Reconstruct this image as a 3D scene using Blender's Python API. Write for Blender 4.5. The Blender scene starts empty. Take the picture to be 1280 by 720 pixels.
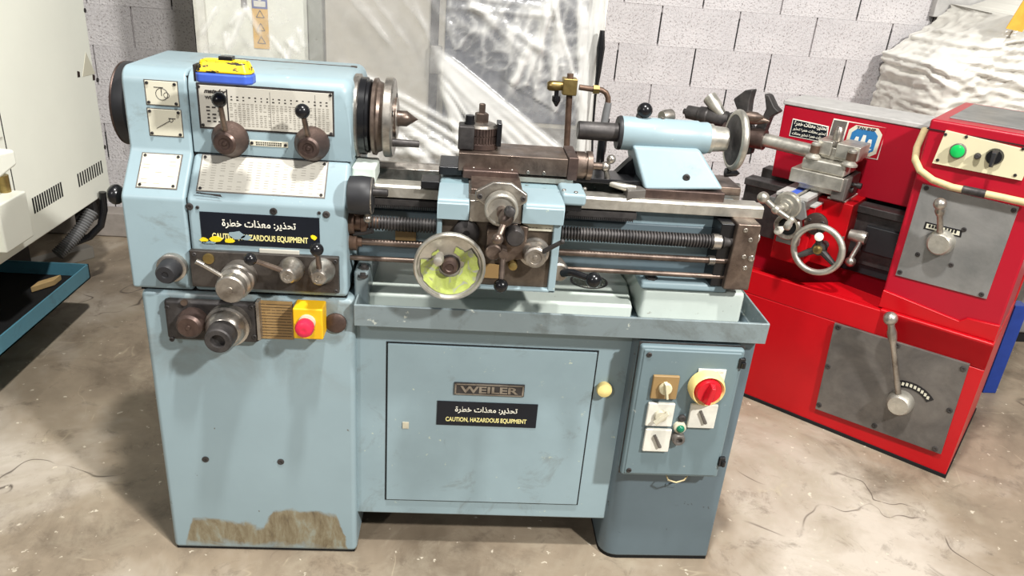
import bpy, bmesh, math, random
from mathutils import Vector, Matrix, noise
random.seed(7)
S = bpy.context.scene
COL = S.collection

# ------------------------------------------------------------------ camera
FPX = 950.0
_d = Vector((-177, 2140, FPX)).normalized()
_x = Vector((12900, 590, FPX)); _x = (_x - _d * _x.dot(_d)).normalized()
_z = -_d
_y = _z.cross(_x)
CAM = Vector((0.747, -1.689, 1.6))
def to_world(c):                       # image-frame vector (right, down, forward) -> world
    return Vector((_x.dot(c), _y.dot(c), _z.dot(c)))
cam_data = bpy.data.cameras.new('camera')
cam_data.sensor_width = 36.0
cam_data.lens = 36.0 * FPX / 1280.0
cam = bpy.data.objects.new('camera', cam_data)
COL.objects.link(cam)
r, u_, f_ = to_world(Vector((1, 0, 0))), to_world(Vector((0, -1, 0))), to_world(Vector((0, 0, 1)))
mw = Matrix((( r.x, u_.x, -f_.x, CAM.x), (r.y, u_.y, -f_.y, CAM.y), (r.z, u_.z, -f_.z, CAM.z), (0, 0, 0, 1)))
cam.matrix_world = mw
cam_data.clip_start = 0.02
S.camera = cam

# ------------------------------------------------------------------ world, lamps, exposure
w = bpy.data.worlds.new('workshop_air'); S.world = w
w.use_nodes = True
w.node_tree.nodes['Background'].inputs[0].default_value = (0.93, 0.96, 1.0, 1)
w.node_tree.nodes['Background'].inputs[1].default_value = 0.15
def area(name, loc, target, size, power, col=(1, 1, 1), size_y=None):
    l = bpy.data.lights.new(name, 'AREA'); l.energy = power; l.color = col
    l.shape = 'RECTANGLE'; l.size = size; l.size_y = size_y or size
    o = bpy.data.objects.new(name, l); COL.objects.link(o)
    o.location = loc
    o.rotation_euler = (Vector(target) - Vector(loc)).to_track_quat('-Z', 'Y').to_euler()
    return o
area('lamp_right', (3.7, -3.2, 4.4), (0.8, 0.2, 0.8), 0.25, 400, (1.0, 0.98, 0.95))
area('lamp_left', (-1.9, -4.6, 3.9), (1.6, 0.2, 0.3), 0.25, 90, (1.0, 0.98, 0.97))
area('lamp_overhead', (0.95, -0.95, 4.9), (0.8, 0.2, 0.0), 0.22, 225, (1.0, 0.98, 0.95), 0.22)
S.view_settings.view_transform = 'Standard'
S.view_settings.look = 'None'
S.view_settings.gamma = 1.0
S.view_settings.use_curve_mapping = False
S.view_settings.exposure = 0.0

# ------------------------------------------------------------------ pixel helpers (each with a real depth)
def ray(px, py):
    return to_world(Vector((px - 640, py - 360, FPX)))
def A(px, py, x=None, y=None, z=None):
    v = ray(px, py)
    t = ((x - CAM.x) / v.x) if x is not None else ((y - CAM.y) / v.y) if y is not None else ((z - CAM.z) / v.z)
    return CAM + v * t
RED_O = Vector((2.522, 0.434, 0.0)); RED_A = math.radians(-41.5)
RU = Vector((math.cos(RED_A), math.sin(RED_A), 0)); RV = Vector((-math.sin(RED_A), math.cos(RED_A), 0))
def PR(px, py, u=None, v=None, z=None):   # point in the red lathe's own frame
    q = ray(px, py); c = CAM - RED_O
    if z is not None: t = (z - CAM.z) / q.z
    elif v is not None: t = (v - c.dot(RV)) / q.dot(RV)
    else: t = (u - c.dot(RU)) / q.dot(RU)
    p = c + q * t
    return Vector((p.dot(RU), p.dot(RV), p.z))

# ------------------------------------------------------------------ materials
def lin(r, g, b):
    return tuple(((c / 255) / 12.92 if c / 255 <= .04045 else ((c / 255 + .055) / 1.055) ** 2.4) for c in (r, g, b)) + (1,)
def nodes(name):
    m = bpy.data.materials.new(name); m.use_nodes = True
    nt = m.node_tree; return m, nt, nt.nodes['Principled BSDF']
def nd(nt, kind, **kw):
    n = nt.nodes.new(kind)
    for k, v in kw.items():
        if k in n.inputs: n.inputs[k].default_value = v
        else: setattr(n, k, v)
    return n
def ramp(nt, fac, stops, interp='LINEAR'):
    n = nt.nodes.new('ShaderNodeValToRGB'); n.color_ramp.interpolation = interp
    e = n.color_ramp.elements
    while len(e) < len(stops): e.new(0.5)
    for q, (p, c) in zip(e, stops):
        q.position = p; q.color = c if len(c) == 4 else tuple(c) + (1,)
    nt.links.new(fac, n.inputs[0]); return n.outputs[0]
def g(v): return (v, v, v, 1)
def mixc(nt, fac, a, b, mode='MIX'):
    n = nt.nodes.new('ShaderNodeMix'); n.data_type = 'RGBA'; n.blend_type = mode
    for s, v in ((n.inputs[0], fac), (n.inputs[6], a), (n.inputs[7], b)):
        if hasattr(v, 'links'): nt.links.new(v, s)
        else: s.default_value = v
    return n.outputs[2]
def noise_out(nt, scale, detail=4, rough=.6, dist=0, vec=None):
    n = nd(nt, 'ShaderNodeTexNoise', Scale=scale, Detail=detail, Roughness=rough, Distortion=dist)
    nt.links.new(vec if vec is not None else coord(nt), n.inputs['Vector'])
    return n.outputs['Fac']
def coord(nt):
    for n in nt.nodes:
        if n.bl_idname == 'ShaderNodeTexCoord': return n.outputs['Object']
    return nt.nodes.new('ShaderNodeTexCoord').outputs['Object']
def mapped(nt, scale=(1, 1, 1), loc=(0, 0, 0), rot=(0, 0, 0)):
    m = nt.nodes.new('ShaderNodeMapping'); m.inputs['Scale'].default_value = scale
    m.inputs['Location'].default_value = loc; m.inputs['Rotation'].default_value = rot
    nt.links.new(coord(nt), m.inputs['Vector']); return m.outputs[0]
def bump(nt, b, h, strength=.2, dist=.002):
    n = nd(nt, 'ShaderNodeBump', Strength=strength, Distance=dist)
    nt.links.new(h, n.inputs['Height']); nt.links.new(n.outputs[0], b.inputs['Normal'])

def paint(name, col, wear, rough=.38, chips=.66, var=.12, grime=(.05, .045, .03, 1), gr=.62, spec=.4):
    m, nt, b = nodes(name)
    big = noise_out(nt, 2.3, 5, .65)
    a = ramp(nt, big, [(.3, tuple(c * (1 - var) for c in col[:3])), (.7, tuple(min(1, c * (1 + var)) for c in col[:3]))])
    fine = noise_out(nt, 38, 6, .7)
    ch = ramp(nt, fine, [(chips, g(0)), (chips + .05, g(1))])
    c1 = mixc(nt, ch, a, wear)
    dirt = noise_out(nt, 6.5, 8, .72, .6)
    dm = ramp(nt, dirt, [(gr, g(0)), (gr + .22, g(.65))])
    c2 = mixc(nt, dm, c1, grime)
    nt.links.new(c2, b.inputs['Base Color'])
    b.inputs['Roughness'].default_value = rough
    b.inputs['Specular IOR Level'].default_value = spec
    bump(nt, b, noise_out(nt, 60, 3), .08, .002)
    return m
def metal(name, c1, c2, rough=.35, met=.85, scale=14, bstr=.1):
    m, nt, b = nodes(name)
    n = noise_out(nt, scale, 7, .7, .4)
    nt.links.new(ramp(nt, n, [(.32, c1), (.68, c2)]), b.inputs['Base Color'])
    b.inputs['Metallic'].default_value = met
    nt.links.new(ramp(nt, noise_out(nt, scale * 1.7, 5), [(.3, g(rough * .7)), (.7, g(min(1, rough * 1.4)))]), b.inputs['Roughness'])
    bump(nt, b, noise_out(nt, 90, 3), bstr, .001)
    return m
def plain(name, col, rough=.5, met=0, emit=0, spec=.4):
    m, nt, b = nodes(name)
    n = noise_out(nt, 25, 5)
    nt.links.new(ramp(nt, n, [(.3, tuple(c * .85 for c in col[:3])), (.7, tuple(min(1, c * 1.1) for c in col[:3]))]), b.inputs['Base Color'])
    b.inputs['Roughness'].default_value = rough; b.inputs['Metallic'].default_value = met
    b.inputs['Specular IOR Level'].default_value = spec
    return m

M = {}
BLUE = lin(140, 160, 166)
M['blue'] = paint('blue_grey_paint', BLUE, lin(186, 196, 176), gr=.57, var=.10, grime=lin(92, 84, 66))
M['blue_dirty'] = paint('oily_blue_grey_paint', lin(128, 152, 158), lin(70, 62, 50), gr=.5, chips=.62)
M['shaded_blue_leg'] = paint('shaded_leg_paint', lin(92, 107, 114), lin(60, 60, 58), gr=.66, var=.1)  # darker blue-grey: the shadow on the right leg is put into the colour
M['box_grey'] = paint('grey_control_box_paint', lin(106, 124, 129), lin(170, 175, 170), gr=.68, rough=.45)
M['tray'] = paint('worn_tray_paint', lin(120, 132, 134), lin(185, 190, 180), gr=.52, chips=.64, rough=.3)
M['pan'] = paint('pale_pan_paint', lin(200, 209, 200), lin(120, 110, 90), gr=.6, rough=.35)
M['red'] = paint('red_paint', lin(182, 8, 20), lin(80, 30, 28), chips=.71, var=.1, gr=.7, rough=.33)
M['red_dark'] = paint('crimson_paint', lin(166, 12, 36), lin(80, 30, 28), chips=.73, var=.08, gr=.72, rough=.35)
M['cream'] = paint('cream_cabinet_paint', lin(236, 237, 224), lin(180, 176, 150), chips=.78, var=.03, gr=.8, rough=.3)
M['cream_plate'] = paint('cream_plate_paint', lin(214, 206, 172), lin(120, 110, 80), chips=.74, var=.04, gr=.75, rough=.4)
M['ivory'] = paint('ivory_label', lin(206, 202, 182), lin(120, 115, 95), chips=.72, var=.05, gr=.7, rough=.45)
M['silver_plate'] = paint('aluminium_chart', lin(190, 186, 174), lin(120, 112, 100), chips=.69, var=.08, gr=.62, rough=.4)
M['tan'] = paint('tan_plate', lin(150, 122, 80), lin(110, 80, 40), chips=.7, var=.1, gr=.64)
M['steel'] = metal('worn_steel', lin(120, 112, 104), lin(196, 190, 180), .33)
M['bright'] = metal('bright_steel', lin(160, 156, 146), lin(210, 206, 194), .38, .75)
M['brown'] = metal('oily_brown_steel', lin(74, 62, 56), lin(136, 120, 108), .38, .75)
M['rust'] = metal('rusty_steel', lin(62, 50, 47), lin(104, 86, 78), .45, .65)
M['iron'] = metal('dark_cast_iron', lin(44, 42, 42), lin(84, 80, 78), .5, .5)
M['gunmetal'] = metal('grimy_gunmetal', lin(52, 48, 46), lin(98, 92, 86), .45, .6, 10)
M['castgrey'] = metal('grey_cast_plate', lin(84, 80, 77), lin(118, 113, 107), .5, .35, 6)
M['greystl'] = metal('satin_grey_plate', lin(116, 117, 115), lin(150, 149, 146), .42, .4, 5)
M['apron'] = metal('oily_apron_plate', lin(66, 58, 50), lin(112, 100, 88), .42, .55, 9)
M['black'] = plain('black_plastic', lin(24, 24, 26), .25)
M['void'] = plain('dark_gap', lin(16, 17, 18), .8)
M['rubber'] = plain('dark_rubber', lin(40, 40, 42), .5)
M['blackplate'] = plain('black_sign', lin(14, 20, 30), .35)
M['white_ink'] = plain('white_ink', lin(235, 232, 215), .5)
M['yellow_ink'] = plain('pale_yellow_ink', lin(232, 222, 150), .5)
M['dark_ink'] = plain('dark_ink', lin(48, 44, 42), .5)
M['grey_ink'] = plain('grey_ink', lin(146, 141, 130), .5)
M['brass'] = metal('brass', lin(120, 100, 58), lin(176, 154, 98), .36)
M['copper'] = metal('brown_pipe', lin(82, 64, 54), lin(120, 96, 80), .45, .6)
M['yellow'] = paint('yellow_plastic', lin(226, 176, 24), lin(120, 90, 30), gr=.56, rough=.45)
M['yellowpaint'] = plain('yellow_sticker_scrap', lin(240, 210, 30), .5)
M['cream_knob'] = plain('cream_yellow_plastic', lin(236, 214, 140), .4)
M['redplastic'] = plain('red_plastic', lin(196, 24, 38), .3)
M['pinkred'] = plain('faded_red_plastic', lin(210, 40, 70), .4)
M['white'] = plain('white_plastic', lin(222, 220, 208), .4)
M['offwhite'] = plain('dirty_white_plastic', lin(196, 190, 168), .45)
M['greenb'] = plain('green_button', lin(24, 190, 90), .25)
M['darkgreen'] = plain('dark_green_lens', lin(20, 110, 80), .2)
M['bluep'] = plain('blue_plastic', lin(66, 96, 190), .4)
M['bluesteel'] = paint('teal_tray_paint', lin(84, 140, 160), lin(40, 60, 70), gr=.55)
M['bluepost'] = plain('blue_post_paint', lin(30, 60, 140), .45)
M['wood'] = plain('wood', lin(190, 160, 110), .7)
M['hose'] = plain('cream_hose', lin(206, 186, 140), .5)
M['hosegrey'] = plain('grey_hose', lin(112, 112, 112), .55)
M['concrete'] = plain('concrete_curb', lin(150, 142, 134), .85)
M['lightgrey'] = plain('light_grey_paint', lin(176, 174, 170), .5)
M['stickerblue'] = plain('sticker_blue', lin(40, 108, 160), .4)
M['orange'] = plain('orange_label', lin(226, 176, 70), .5)
M['navy'] = plain('blue_label', lin(78, 92, 150), .5)
M['machine'] = paint('beige_machine_paint', lin(186, 180, 166), lin(150, 140, 120), chips=.75, var=.08, gr=.66)
M['window'] = plain('machine_window', lin(84, 88, 100), .2)
M['machine_grey'] = paint('grey_machine_paint', lin(128, 124, 116), lin(90, 86, 80), gr=.6)
M['postgrey'] = paint('grey_post_paint', lin(140, 142, 130), lin(90, 88, 70), gr=.55)

def chart_pedestal():
    m, nt, b = nodes('blue_grey_paint_with_rust_stain')
    big = noise_out(nt, 2.3, 5, .65)
    a = ramp(nt, big, [(.3, tuple(c * .94 for c in BLUE[:3])), (.7, tuple(c * 1.06 for c in BLUE[:3]))])
    sep = nt.nodes.new('ShaderNodeSeparateXYZ'); nt.links.new(coord(nt), sep.inputs[0])
    n = noise_out(nt, 9, 6, .65, .8)
    # the stain's upper edge wanders: low at the left, a higher block at the right
    sx = ramp(nt, sep.outputs['X'], [(0, g(.5)), (1, g(.5))])
    px_ = nd(nt, 'ShaderNodeMath', operation='MULTIPLY_ADD'); nt.links.new(sep.outputs['X'], px_.inputs[0]); px_.inputs[1].default_value = 2.0; px_.inputs[2].default_value = 1.5
    edge = ramp(nt, px_.outputs[0], [(.0, g(0)), (.06, g(.08)), (.12, g(.60)), (.36, g(.56)), (.50, g(.52)), (.56, g(.80)), (.80, g(.82)), (.90, g(.74)), (.97, g(.1))])
    hz = nd(nt, 'ShaderNodeMath', operation='MULTIPLY_ADD'); nt.links.new(n, hz.inputs[0]); hz.inputs[1].default_value = .09; hz.inputs[2].default_value = -.045
    zz = nd(nt, 'ShaderNodeMath', operation='ADD'); nt.links.new(sep.outputs['Z'], zz.inputs[0]); nt.links.new(hz.outputs[0], zz.inputs[1])
    ez = nd(nt, 'ShaderNodeMath', operation='MULTIPLY'); nt.links.new(edge, ez.inputs[0]); ez.inputs[1].default_value = .19
    df = nd(nt, 'ShaderNodeMath', operation='SUBTRACT'); nt.links.new(ez.outputs[0], df.inputs[0]); nt.links.new(zz.outputs[0], df.inputs[1])
    st0 = ramp(nt, df.outputs[0], [(0, g(0)), (.014, g(.92))])
    lowz = ramp(nt, zz.outputs[0], [(.012, g(.15)), (.035, g(1))])
    st = mixc(nt, 1.0, st0, lowz, 'MULTIPLY')
    stripe = noise_out(nt, 1, 6, .72, .4, mapped(nt, (34, 34, 11)))
    sc = ramp(nt, stripe, [(.28, lin(146, 150, 136)), (.45, lin(132, 120, 92)), (.58, lin(112, 96, 66)), (.72, lin(66, 48, 28))])
    c1 = mixc(nt, st, a, sc)
    dots = ramp(nt, noise_out(nt, 40, 4, .6), [(.70, g(0)), (.73, g(1))])
    c2 = mixc(nt, dots, c1, lin(92, 84, 70))
    top = ramp(nt, sep.outputs['Z'], [(.5, g(0)), (.79, g(1))])
    gn = ramp(nt, noise_out(nt, 7, 7, .7, .5), [(.45, g(0)), (.7, g(.8))])
    tm = mixc(nt, 1.0, top, gn, 'MULTIPLY')
    c3 = mixc(nt, tm, c2, lin(104, 92, 72))
    nt.links.new(c3, b.inputs['Base Color']); b.inputs['Roughness'].default_value = .42
    return m
M['pedestal'] = chart_pedestal()

def floor_mat():
    m, nt, b = nodes('worn_concrete')
    n1 = noise_out(nt, .8, 6, .6, .4)
    base = ramp(nt, n1, [(.34, lin(98, 86, 71)), (.48, lin(144, 130, 111)), (.62, lin(190, 180, 166))])
    n2 = noise_out(nt, 4.2, 9, .74, 1.0)
    c = mixc(nt, ramp(nt, n2, [(.5, g(0)), (.68, g(.5))]), base, lin(158, 148, 128))
    n3 = noise_out(nt, 2.6, 9, .72, .7, mapped(nt, (1, 1, 1), (4, 2, 0)))
    c = mixc(nt, ramp(nt, n3, [(.52, g(0)), (.7, g(.6))]), c, lin(84, 71, 58))
    n4 = noise_out(nt, 9, 9, .75, .6, mapped(nt, (1, 1, 1), (1, 7, 0)))
    c = mixc(nt, ramp(nt, n4, [(.55, g(0)), (.68, g(.55))]), c, lin(84, 72, 60))
    def hair(scale, loc, width, col, amt, gscale, glo, c, dist=.8, stretch=(1, 1, 1), rot=0):
        """thin squiggles along a noise contour, only inside some patches"""
        n = noise_out(nt, scale, 2, .45, dist, mapped(nt, stretch, loc, (0, 0, rot)))
        d = nd(nt, 'ShaderNodeMath', operation='SUBTRACT'); nt.links.new(n, d.inputs[0]); d.inputs[1].default_value = .5
        a_ = nd(nt, 'ShaderNodeMath', operation='ABSOLUTE'); nt.links.new(d.outputs[0], a_.inputs[0])
        ln = ramp(nt, a_.outputs[0], [(0, g(1)), (width, g(0))])
        gt = ramp(nt, noise_out(nt, gscale, 3, .6, 0, mapped(nt, (1, 1, 1), (loc[1], loc[0], 0))), [(glo, g(0)), (glo + .06, g(amt))])
        return mixc(nt, mixc(nt, 1.0, ln, gt, 'MULTIPLY'), c, col)
    c = hair(2.4, (3, 1, 0), .008, lin(60, 48, 40), .9, 1.7, .57, c)
    c = hair(3.2, (7, 5, 0), .007, lin(190, 176, 150), .4, 3.5, .58, c, .1, (1.6, .7, 1), .5)
    c = hair(4.2, (1, 9, 0), .006, lin(190, 176, 150), .4, 4.0, .58, c, .1, (.5, 2.0, 1), -.4)
    c = hair(7.0, (2, 4, 0), .012, lin(190, 178, 152), .35, 5.0, .6, c, .1, (1, .4, 1), 1.1)
    sp = noise_out(nt, 30, 4, .6)
    c = mixc(nt, ramp(nt, sp, [(.66, g(0)), (.70, g(.75))]), c, lin(212, 202, 182))
    nt.links.new(c, b.inputs['Base Color'])
    nt.links.new(ramp(nt, n2, [(.3, g(.36)), (.7, g(.7))]), b.inputs['Roughness'])
    bump(nt, b, n2, .25, .004)
    return m
M['floor'] = floor_mat()
def block_mat():
    m, nt, b = nodes('whitewashed_block')
    sp = noise_out(nt, 135, 3, .6)
    big = noise_out(nt, 2, 4)
    a = ramp(nt, big, [(.3, lin(188, 184, 184)), (.7, lin(212, 208, 207))])
    c = mixc(nt, ramp(nt, sp, [(.55, g(0)), (.66, g(.8))]), a, lin(132, 124, 122))
    nt.links.new(c, b.inputs['Base Color']); b.inputs['Roughness'].default_value = .9
    bump(nt, b, noise_out(nt, 70, 4, .65), .7, .008)
    return m
M['block'] = block_mat()
M['mortar'] = plain('mortar', lin(150, 144, 142), .95)
M['mortar_flush'] = plain('whitewashed_mortar', lin(198, 192, 192), .95)

def sheet_mat(name, base, alo, ahi, tint):
    """thin polythene: see-through film whose creases (a mesh attribute) are whiter and denser"""
    m, nt, b = nodes(name)
    at = nd(nt, 'ShaderNodeAttribute', attribute_name='crease')
    n = noise_out(nt, 6, 6, .7, .5)
    ad = nd(nt, 'ShaderNodeMath', operation='ADD'); nt.links.new(at.outputs['Fac'], ad.inputs[0])
    s2 = nd(nt, 'ShaderNodeMath', operation='MULTIPLY'); nt.links.new(n, s2.inputs[0]); s2.inputs[1].default_value = .35
    nt.links.new(s2.outputs[0], ad.inputs[1])
    nt.links.new(ramp(nt, ad.outputs[0], [(.12, g(alo)), (.8, g(ahi))]), b.inputs['Alpha'])
    nt.links.new(ramp(nt, ad.outputs[0], [(.1, base), (.8, tint)]), b.inputs['Base Color'])
    b.inputs['Roughness'].default_value = .22
    b.inputs['Specular IOR Level'].default_value = .7
    return m
M['sheet'] = sheet_mat('clear_polythene', lin(172, 172, 172), .26, .86, lin(220, 219, 214))
M['sheet_milky'] = sheet_mat('milky_polythene', lin(222, 218, 206), .74, .98, lin(240, 238, 228))

# ------------------------------------------------------------------ mesh builder
ROOT_INV = {}
class B:
    def __init__(s): s.bm = bmesh.new()
    def box(s, lo, hi):
        lo, hi = Vector(lo), Vector(hi)
        v = [s.bm.verts.new((x, y, z)) for x in (lo.x, hi.x) for y in (lo.y, hi.y) for z in (lo.z, hi.z)]
        for f in ((0, 1, 3, 2), (4, 6, 7, 5), (0, 4, 5, 1), (2, 3, 7, 6), (0, 2, 6, 4), (1, 5, 7, 3)):
            s.bm.faces.new([v[i] for i in f])
        return s
    def hexa(s, q, w):          # two rings of equal length, joined
        a = [s.bm.verts.new(p) for p in q]; b = [s.bm.verts.new(p) for p in w]
        n = len(a)
        s.bm.faces.new(a[::-1]); s.bm.faces.new(b)
        for i in range(n): s.bm.faces.new((a[i], a[(i + 1) % n], b[(i + 1) % n], b[i]))
        return s
    def prism(s, pts, axis, a0, a1):
        def mk(p, a):
            return {'x': (a, p[0], p[1]), 'y': (p[0], a, p[1]), 'z': (p[0], p[1], a)}[axis]
        return s.hexa([mk(p, a0) for p in pts], [mk(p, a1) for p in pts])
    def rev(s, p, axis, prof, seg=24):
        """revolve (t, r) profile about an axis through p"""
        ax = Vector(axis).normalized(); p = Vector(p)
        e1 = ax.orthogonal().normalized(); e2 = ax.cross(e1)
        rings = []
        for t, rr in prof:
            if rr < 1e-6: rings.append([s.bm.verts.new(p + ax * t)])
            else: rings.append([s.bm.verts.new(p + ax * t + (e1 * math.cos(2 * math.pi * i / seg) + e2 * math.sin(2 * math.pi * i / seg)) * rr) for i in range(seg)])
        for a, b in zip(rings, rings[1:]):
            for i in range(seg):
                j = (i + 1) % seg
                if len(a) == 1 and len(b) == 1: break
                if len(a) == 1: s.bm.faces.new((a[0], b[i], b[j]))
                elif len(b) == 1: s.bm.faces.new((a[i], a[j], b[0]))
                else: s.bm.faces.new((a[i], a[j], b[j], b[i]))
        if len(rings[0]) > 1: s.bm.faces.new(rings[0])
        if len(rings[-1]) > 1: s.bm.faces.new(rings[-1][::-1])
        return s
    def cyl(s, p0, p1, r0, r1=None, seg=20):
        p0, p1 = Vector(p0), Vector(p1)
        return s.rev(p0, p1 - p0, [(0, r0), ((p1 - p0).length, r0 if r1 is None else r1)], seg)
    def ball(s, c, rr, seg=18, sq=1.0, axis=(0, 0, 1)):
        n = 10
        return s.rev(c, axis, [(-rr * sq * math.cos(math.pi * i / n), rr * math.sin(math.pi * i / n)) for i in range(n + 1)], seg)
    def tube(s, pts, rr, seg=10):
        pts = [Vector(p) for p in pts]
        rings = []; e1 = None
        for i, p in enumerate(pts):
            d = (pts[min(i + 1, len(pts) - 1)] - pts[max(i - 1, 0)]).normalized()
            if e1 is None: e1 = d.orthogonal().normalized()
            e1 = (e1 - d * e1.dot(d)).normalized(); e2 = d.cross(e1)
            rad = rr[i] if isinstance(rr, (list, tuple)) else rr
            rings.append([s.bm.verts.new(p + (e1 * math.cos(2 * math.pi * k / seg) + e2 * math.sin(2 * math.pi * k / seg)) * rad) for k in range(seg)])
        for a, b in zip(rings, rings[1:]):
            for k in range(seg): s.bm.faces.new((a[k], a[(k + 1) % seg], b[(k + 1) % seg], b[k]))
        s.bm.faces.new(rings[0][::-1]); s.bm.faces.new(rings[-1])
        return s
    def torus(s, c, axis, R, rr, seg=40, ms=12):
        c = Vector(c); ax = Vector(axis).normalized(); e1 = ax.orthogonal().normalized(); e2 = ax.cross(e1)
        rings = []
        for i in range(seg):
            a = 2 * math.pi * i / seg; d = e1 * math.cos(a) + e2 * math.sin(a)
            rings.append([s.bm.verts.new(c + d * (R + rr * math.cos(2 * math.pi * k / ms)) + ax * rr * math.sin(2 * math.pi * k / ms)) for k in range(ms)])
        for i in range(seg):
            a, b = rings[i], rings[(i + 1) % seg]
            for k in range(ms): s.bm.faces.new((a[k], b[k], b[(k + 1) % ms], a[(k + 1) % ms]))
        return s
    def slab(s, q, n, t):       # polygon q with thickness t along n
        n = Vector(n).normalized() * t
        return s.hexa([Vector(p) for p in q], [Vector(p) + n for p in q])
    def obj(s, name, mat, parent=None, bev=0, seg=2, ang=35, label=None, local=False, kind=None):
        bm = s.bm
        root = parent
        if parent is not None:
            while root.parent: root = root.parent
            if root.name in ROOT_INV and not local: bm.transform(ROOT_INV[root.name])
        bmesh.ops.recalc_face_normals(bm, faces=bm.faces)
        me = bpy.data.meshes.new(name); bm.to_mesh(me); bm.free()
        for p in me.polygons: p.use_smooth = True
        me.set_sharp_from_angle(angle=math.radians(ang))
        me.materials.append(M[mat] if isinstance(mat, str) else mat)
        o = bpy.data.objects.new(name, me); COL.objects.link(o)
        if parent is not None: o.parent = parent
        if bev:
            md = o.modifiers.new('bevel', 'BEVEL'); md.width = bev; md.segments = seg
            md.limit_method = 'ANGLE'; md.angle_limit = math.radians(40); md.harden_normals = True
        if label: o['label'] = label
        if kind: o['kind'] = kind
        return o
def thing(name, loc, label, cat, rot=0, local=False, group=None):
    o = bpy.data.objects.new(name, None); COL.objects.link(o)
    o.empty_display_size = .1
    o.location = loc; o.rotation_euler = (0, 0, rot)
    o['label'] = label; o['category'] = cat
    if group: o['group'] = group
    if not local: ROOT_INV[o.name] = (Matrix.Translation(loc) @ Matrix.Rotation(rot, 4, 'Z')).inverted()
    return o
def tag(o, label, cat, group=None):
    o['label'] = label; o['category'] = cat
    if group: o['group'] = group
    return o

_AR = {'ا': (0xFE8D, 0xFE8E, 0, 0), 'ت': (0xFE95, 0xFE96, 0xFE97, 0xFE98), 'ح': (0xFEA1, 0xFEA2, 0xFEA3, 0xFEA4), 'ذ': (0xFEAB, 0xFEAC, 0, 0),
       'ر': (0xFEAD, 0xFEAE, 0, 0), 'ي': (0xFEF1, 0xFEF2, 0xFEF3, 0xFEF4), 'م': (0xFEE1, 0xFEE2, 0xFEE3, 0xFEE4), 'ع': (0xFEC9, 0xFECA, 0xFECB, 0xFECC),
       'خ': (0xFEA5, 0xFEA6, 0xFEA7, 0xFEA8), 'ط': (0xFEC1, 0xFEC2, 0xFEC3, 0xFEC4), 'ة': (0xFE93, 0xFE94, 0, 0)}
def arabic(t):
    out = []
    for i, ch in enumerate(t):
        if ch not in _AR: out.append(ch); continue
        k = _AR[ch]
        p = i > 0 and t[i - 1] in _AR and _AR[t[i - 1]][2]
        n = i + 1 < len(t) and t[i + 1] in _AR and k[2]
        out.append(chr(k[3] if p and n else k[1] if p else k[2] if n else k[0]))
    return ''.join(reversed(out))
def lettering(text, p0, ex, ez, width, height, mat, parent, bold=.0, shear=0, local=False, name='lettering', depth=.0006):
    """flat raised print: text box of given size, lower-left corner p0, along ex, up ez"""
    cu = bpy.data.curves.new('print', 'FONT'); cu.body = text; cu.size = 1; cu.offset = bold; cu.shear = shear
    cu.fill_mode = 'FRONT'
    t = bpy.data.objects.new('print', cu); COL.objects.link(t)
    bpy.context.view_layer.update()
    me = bpy.data.meshes.new_from_object(t.evaluated_get(bpy.context.evaluated_depsgraph_get()))
    bpy.data.objects.remove(t); bpy.data.curves.remove(cu)
    if not me.vertices: return None
    xs = [v.co.x for v in me.vertices]; ys = [v.co.y for v in me.vertices]
    x0, x1, y0, y1 = min(xs), max(xs), min(ys), max(ys)
    ex, ez = Vector(ex).normalized(), Vector(ez).normalized(); nn = ex.cross(ez)
    b = B(); b.bm.from_mesh(me); bpy.data.meshes.remove(me)
    for v in b.bm.verts:
        v.co = Vector(p0) + ex * ((v.co.x - x0) / (x1 - x0) * width) + ez * ((v.co.y - y0) / (y1 - y0) * height) + nn * depth
    return b.obj(name, mat, parent, local=local)

# ------------------------------------------------------------------ floor and wall
fl = B().box((-4.5, -3.2, -.08), (6.0, 2.70, 0)).obj('floor', 'floor'); fl['kind'] = 'structure'
WY = 2.46
wl = B().box((-3.2, WY + .012, 0), (5.2, WY + .22, 2.2)).obj('wall_back', 'mortar_flush'); wl['kind'] = 'structure'
bw, bh = .415, .2
bm_blocks = []
for k in range(3):                     # three shared block meshes
    b = B(); b.box((-.5 * bw + .004, -.003, -.5 * bh + .0003), (.5 * bw - .004, .05, .5 * bh - .0003))
    bmesh.ops.subdivide_edges(b.bm, edges=b.bm.edges[:], cuts=2, use_grid_fill=True)
    for v in b.bm.verts:
        e = 1.0 if (abs(v.co.x) > .2 or abs(v.co.z) > .095) else 0
        v.co.y += (.0022 if e and v.co.y < 0 else 0) + random.uniform(-.0008, .0008)
    o = b.obj('concrete_block', 'block', wl); bm_blocks.append(o)
first = True; used = 0
for row in range(11):
    off = 1.544 + (0 if row % 2 else .205) + .5 * bw
    for c in range(-13, 10):
        x = off + c * bw
        if not (-3.1 < x < 5.1): continue
        src = bm_blocks[(row * 5 + c * 3) % 3]
        if used < 3: o = bm_blocks[used]
        else: o = src.copy(); COL.objects.link(o); o.parent = wl
        used += 1
        o.location = (x, WY + random.uniform(-.0012, .0012), row * bh + .5 * bh)
# dark vertical head joints between the blocks
b = B()
for row in range(11):
    for c in range(-13, 10):
        x = 1.544 + (0 if row % 2 else .205) + c * bw
        if -3.1 < x < 5.1 and random.random() < .75:
            b.box((x - .004, WY + .004, row * bh + .015), (x + .004, WY + .0125, row * bh + bh * random.uniform(.75, .98)))
b.obj('open_joints', 'void', wl, kind='stuff')
cb = B().box((-2.6, WY - .12, 0), (-.5, WY - .006, .14)).obj('trim_1', 'concrete', bev=.01); cb['kind'] = 'structure'

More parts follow.
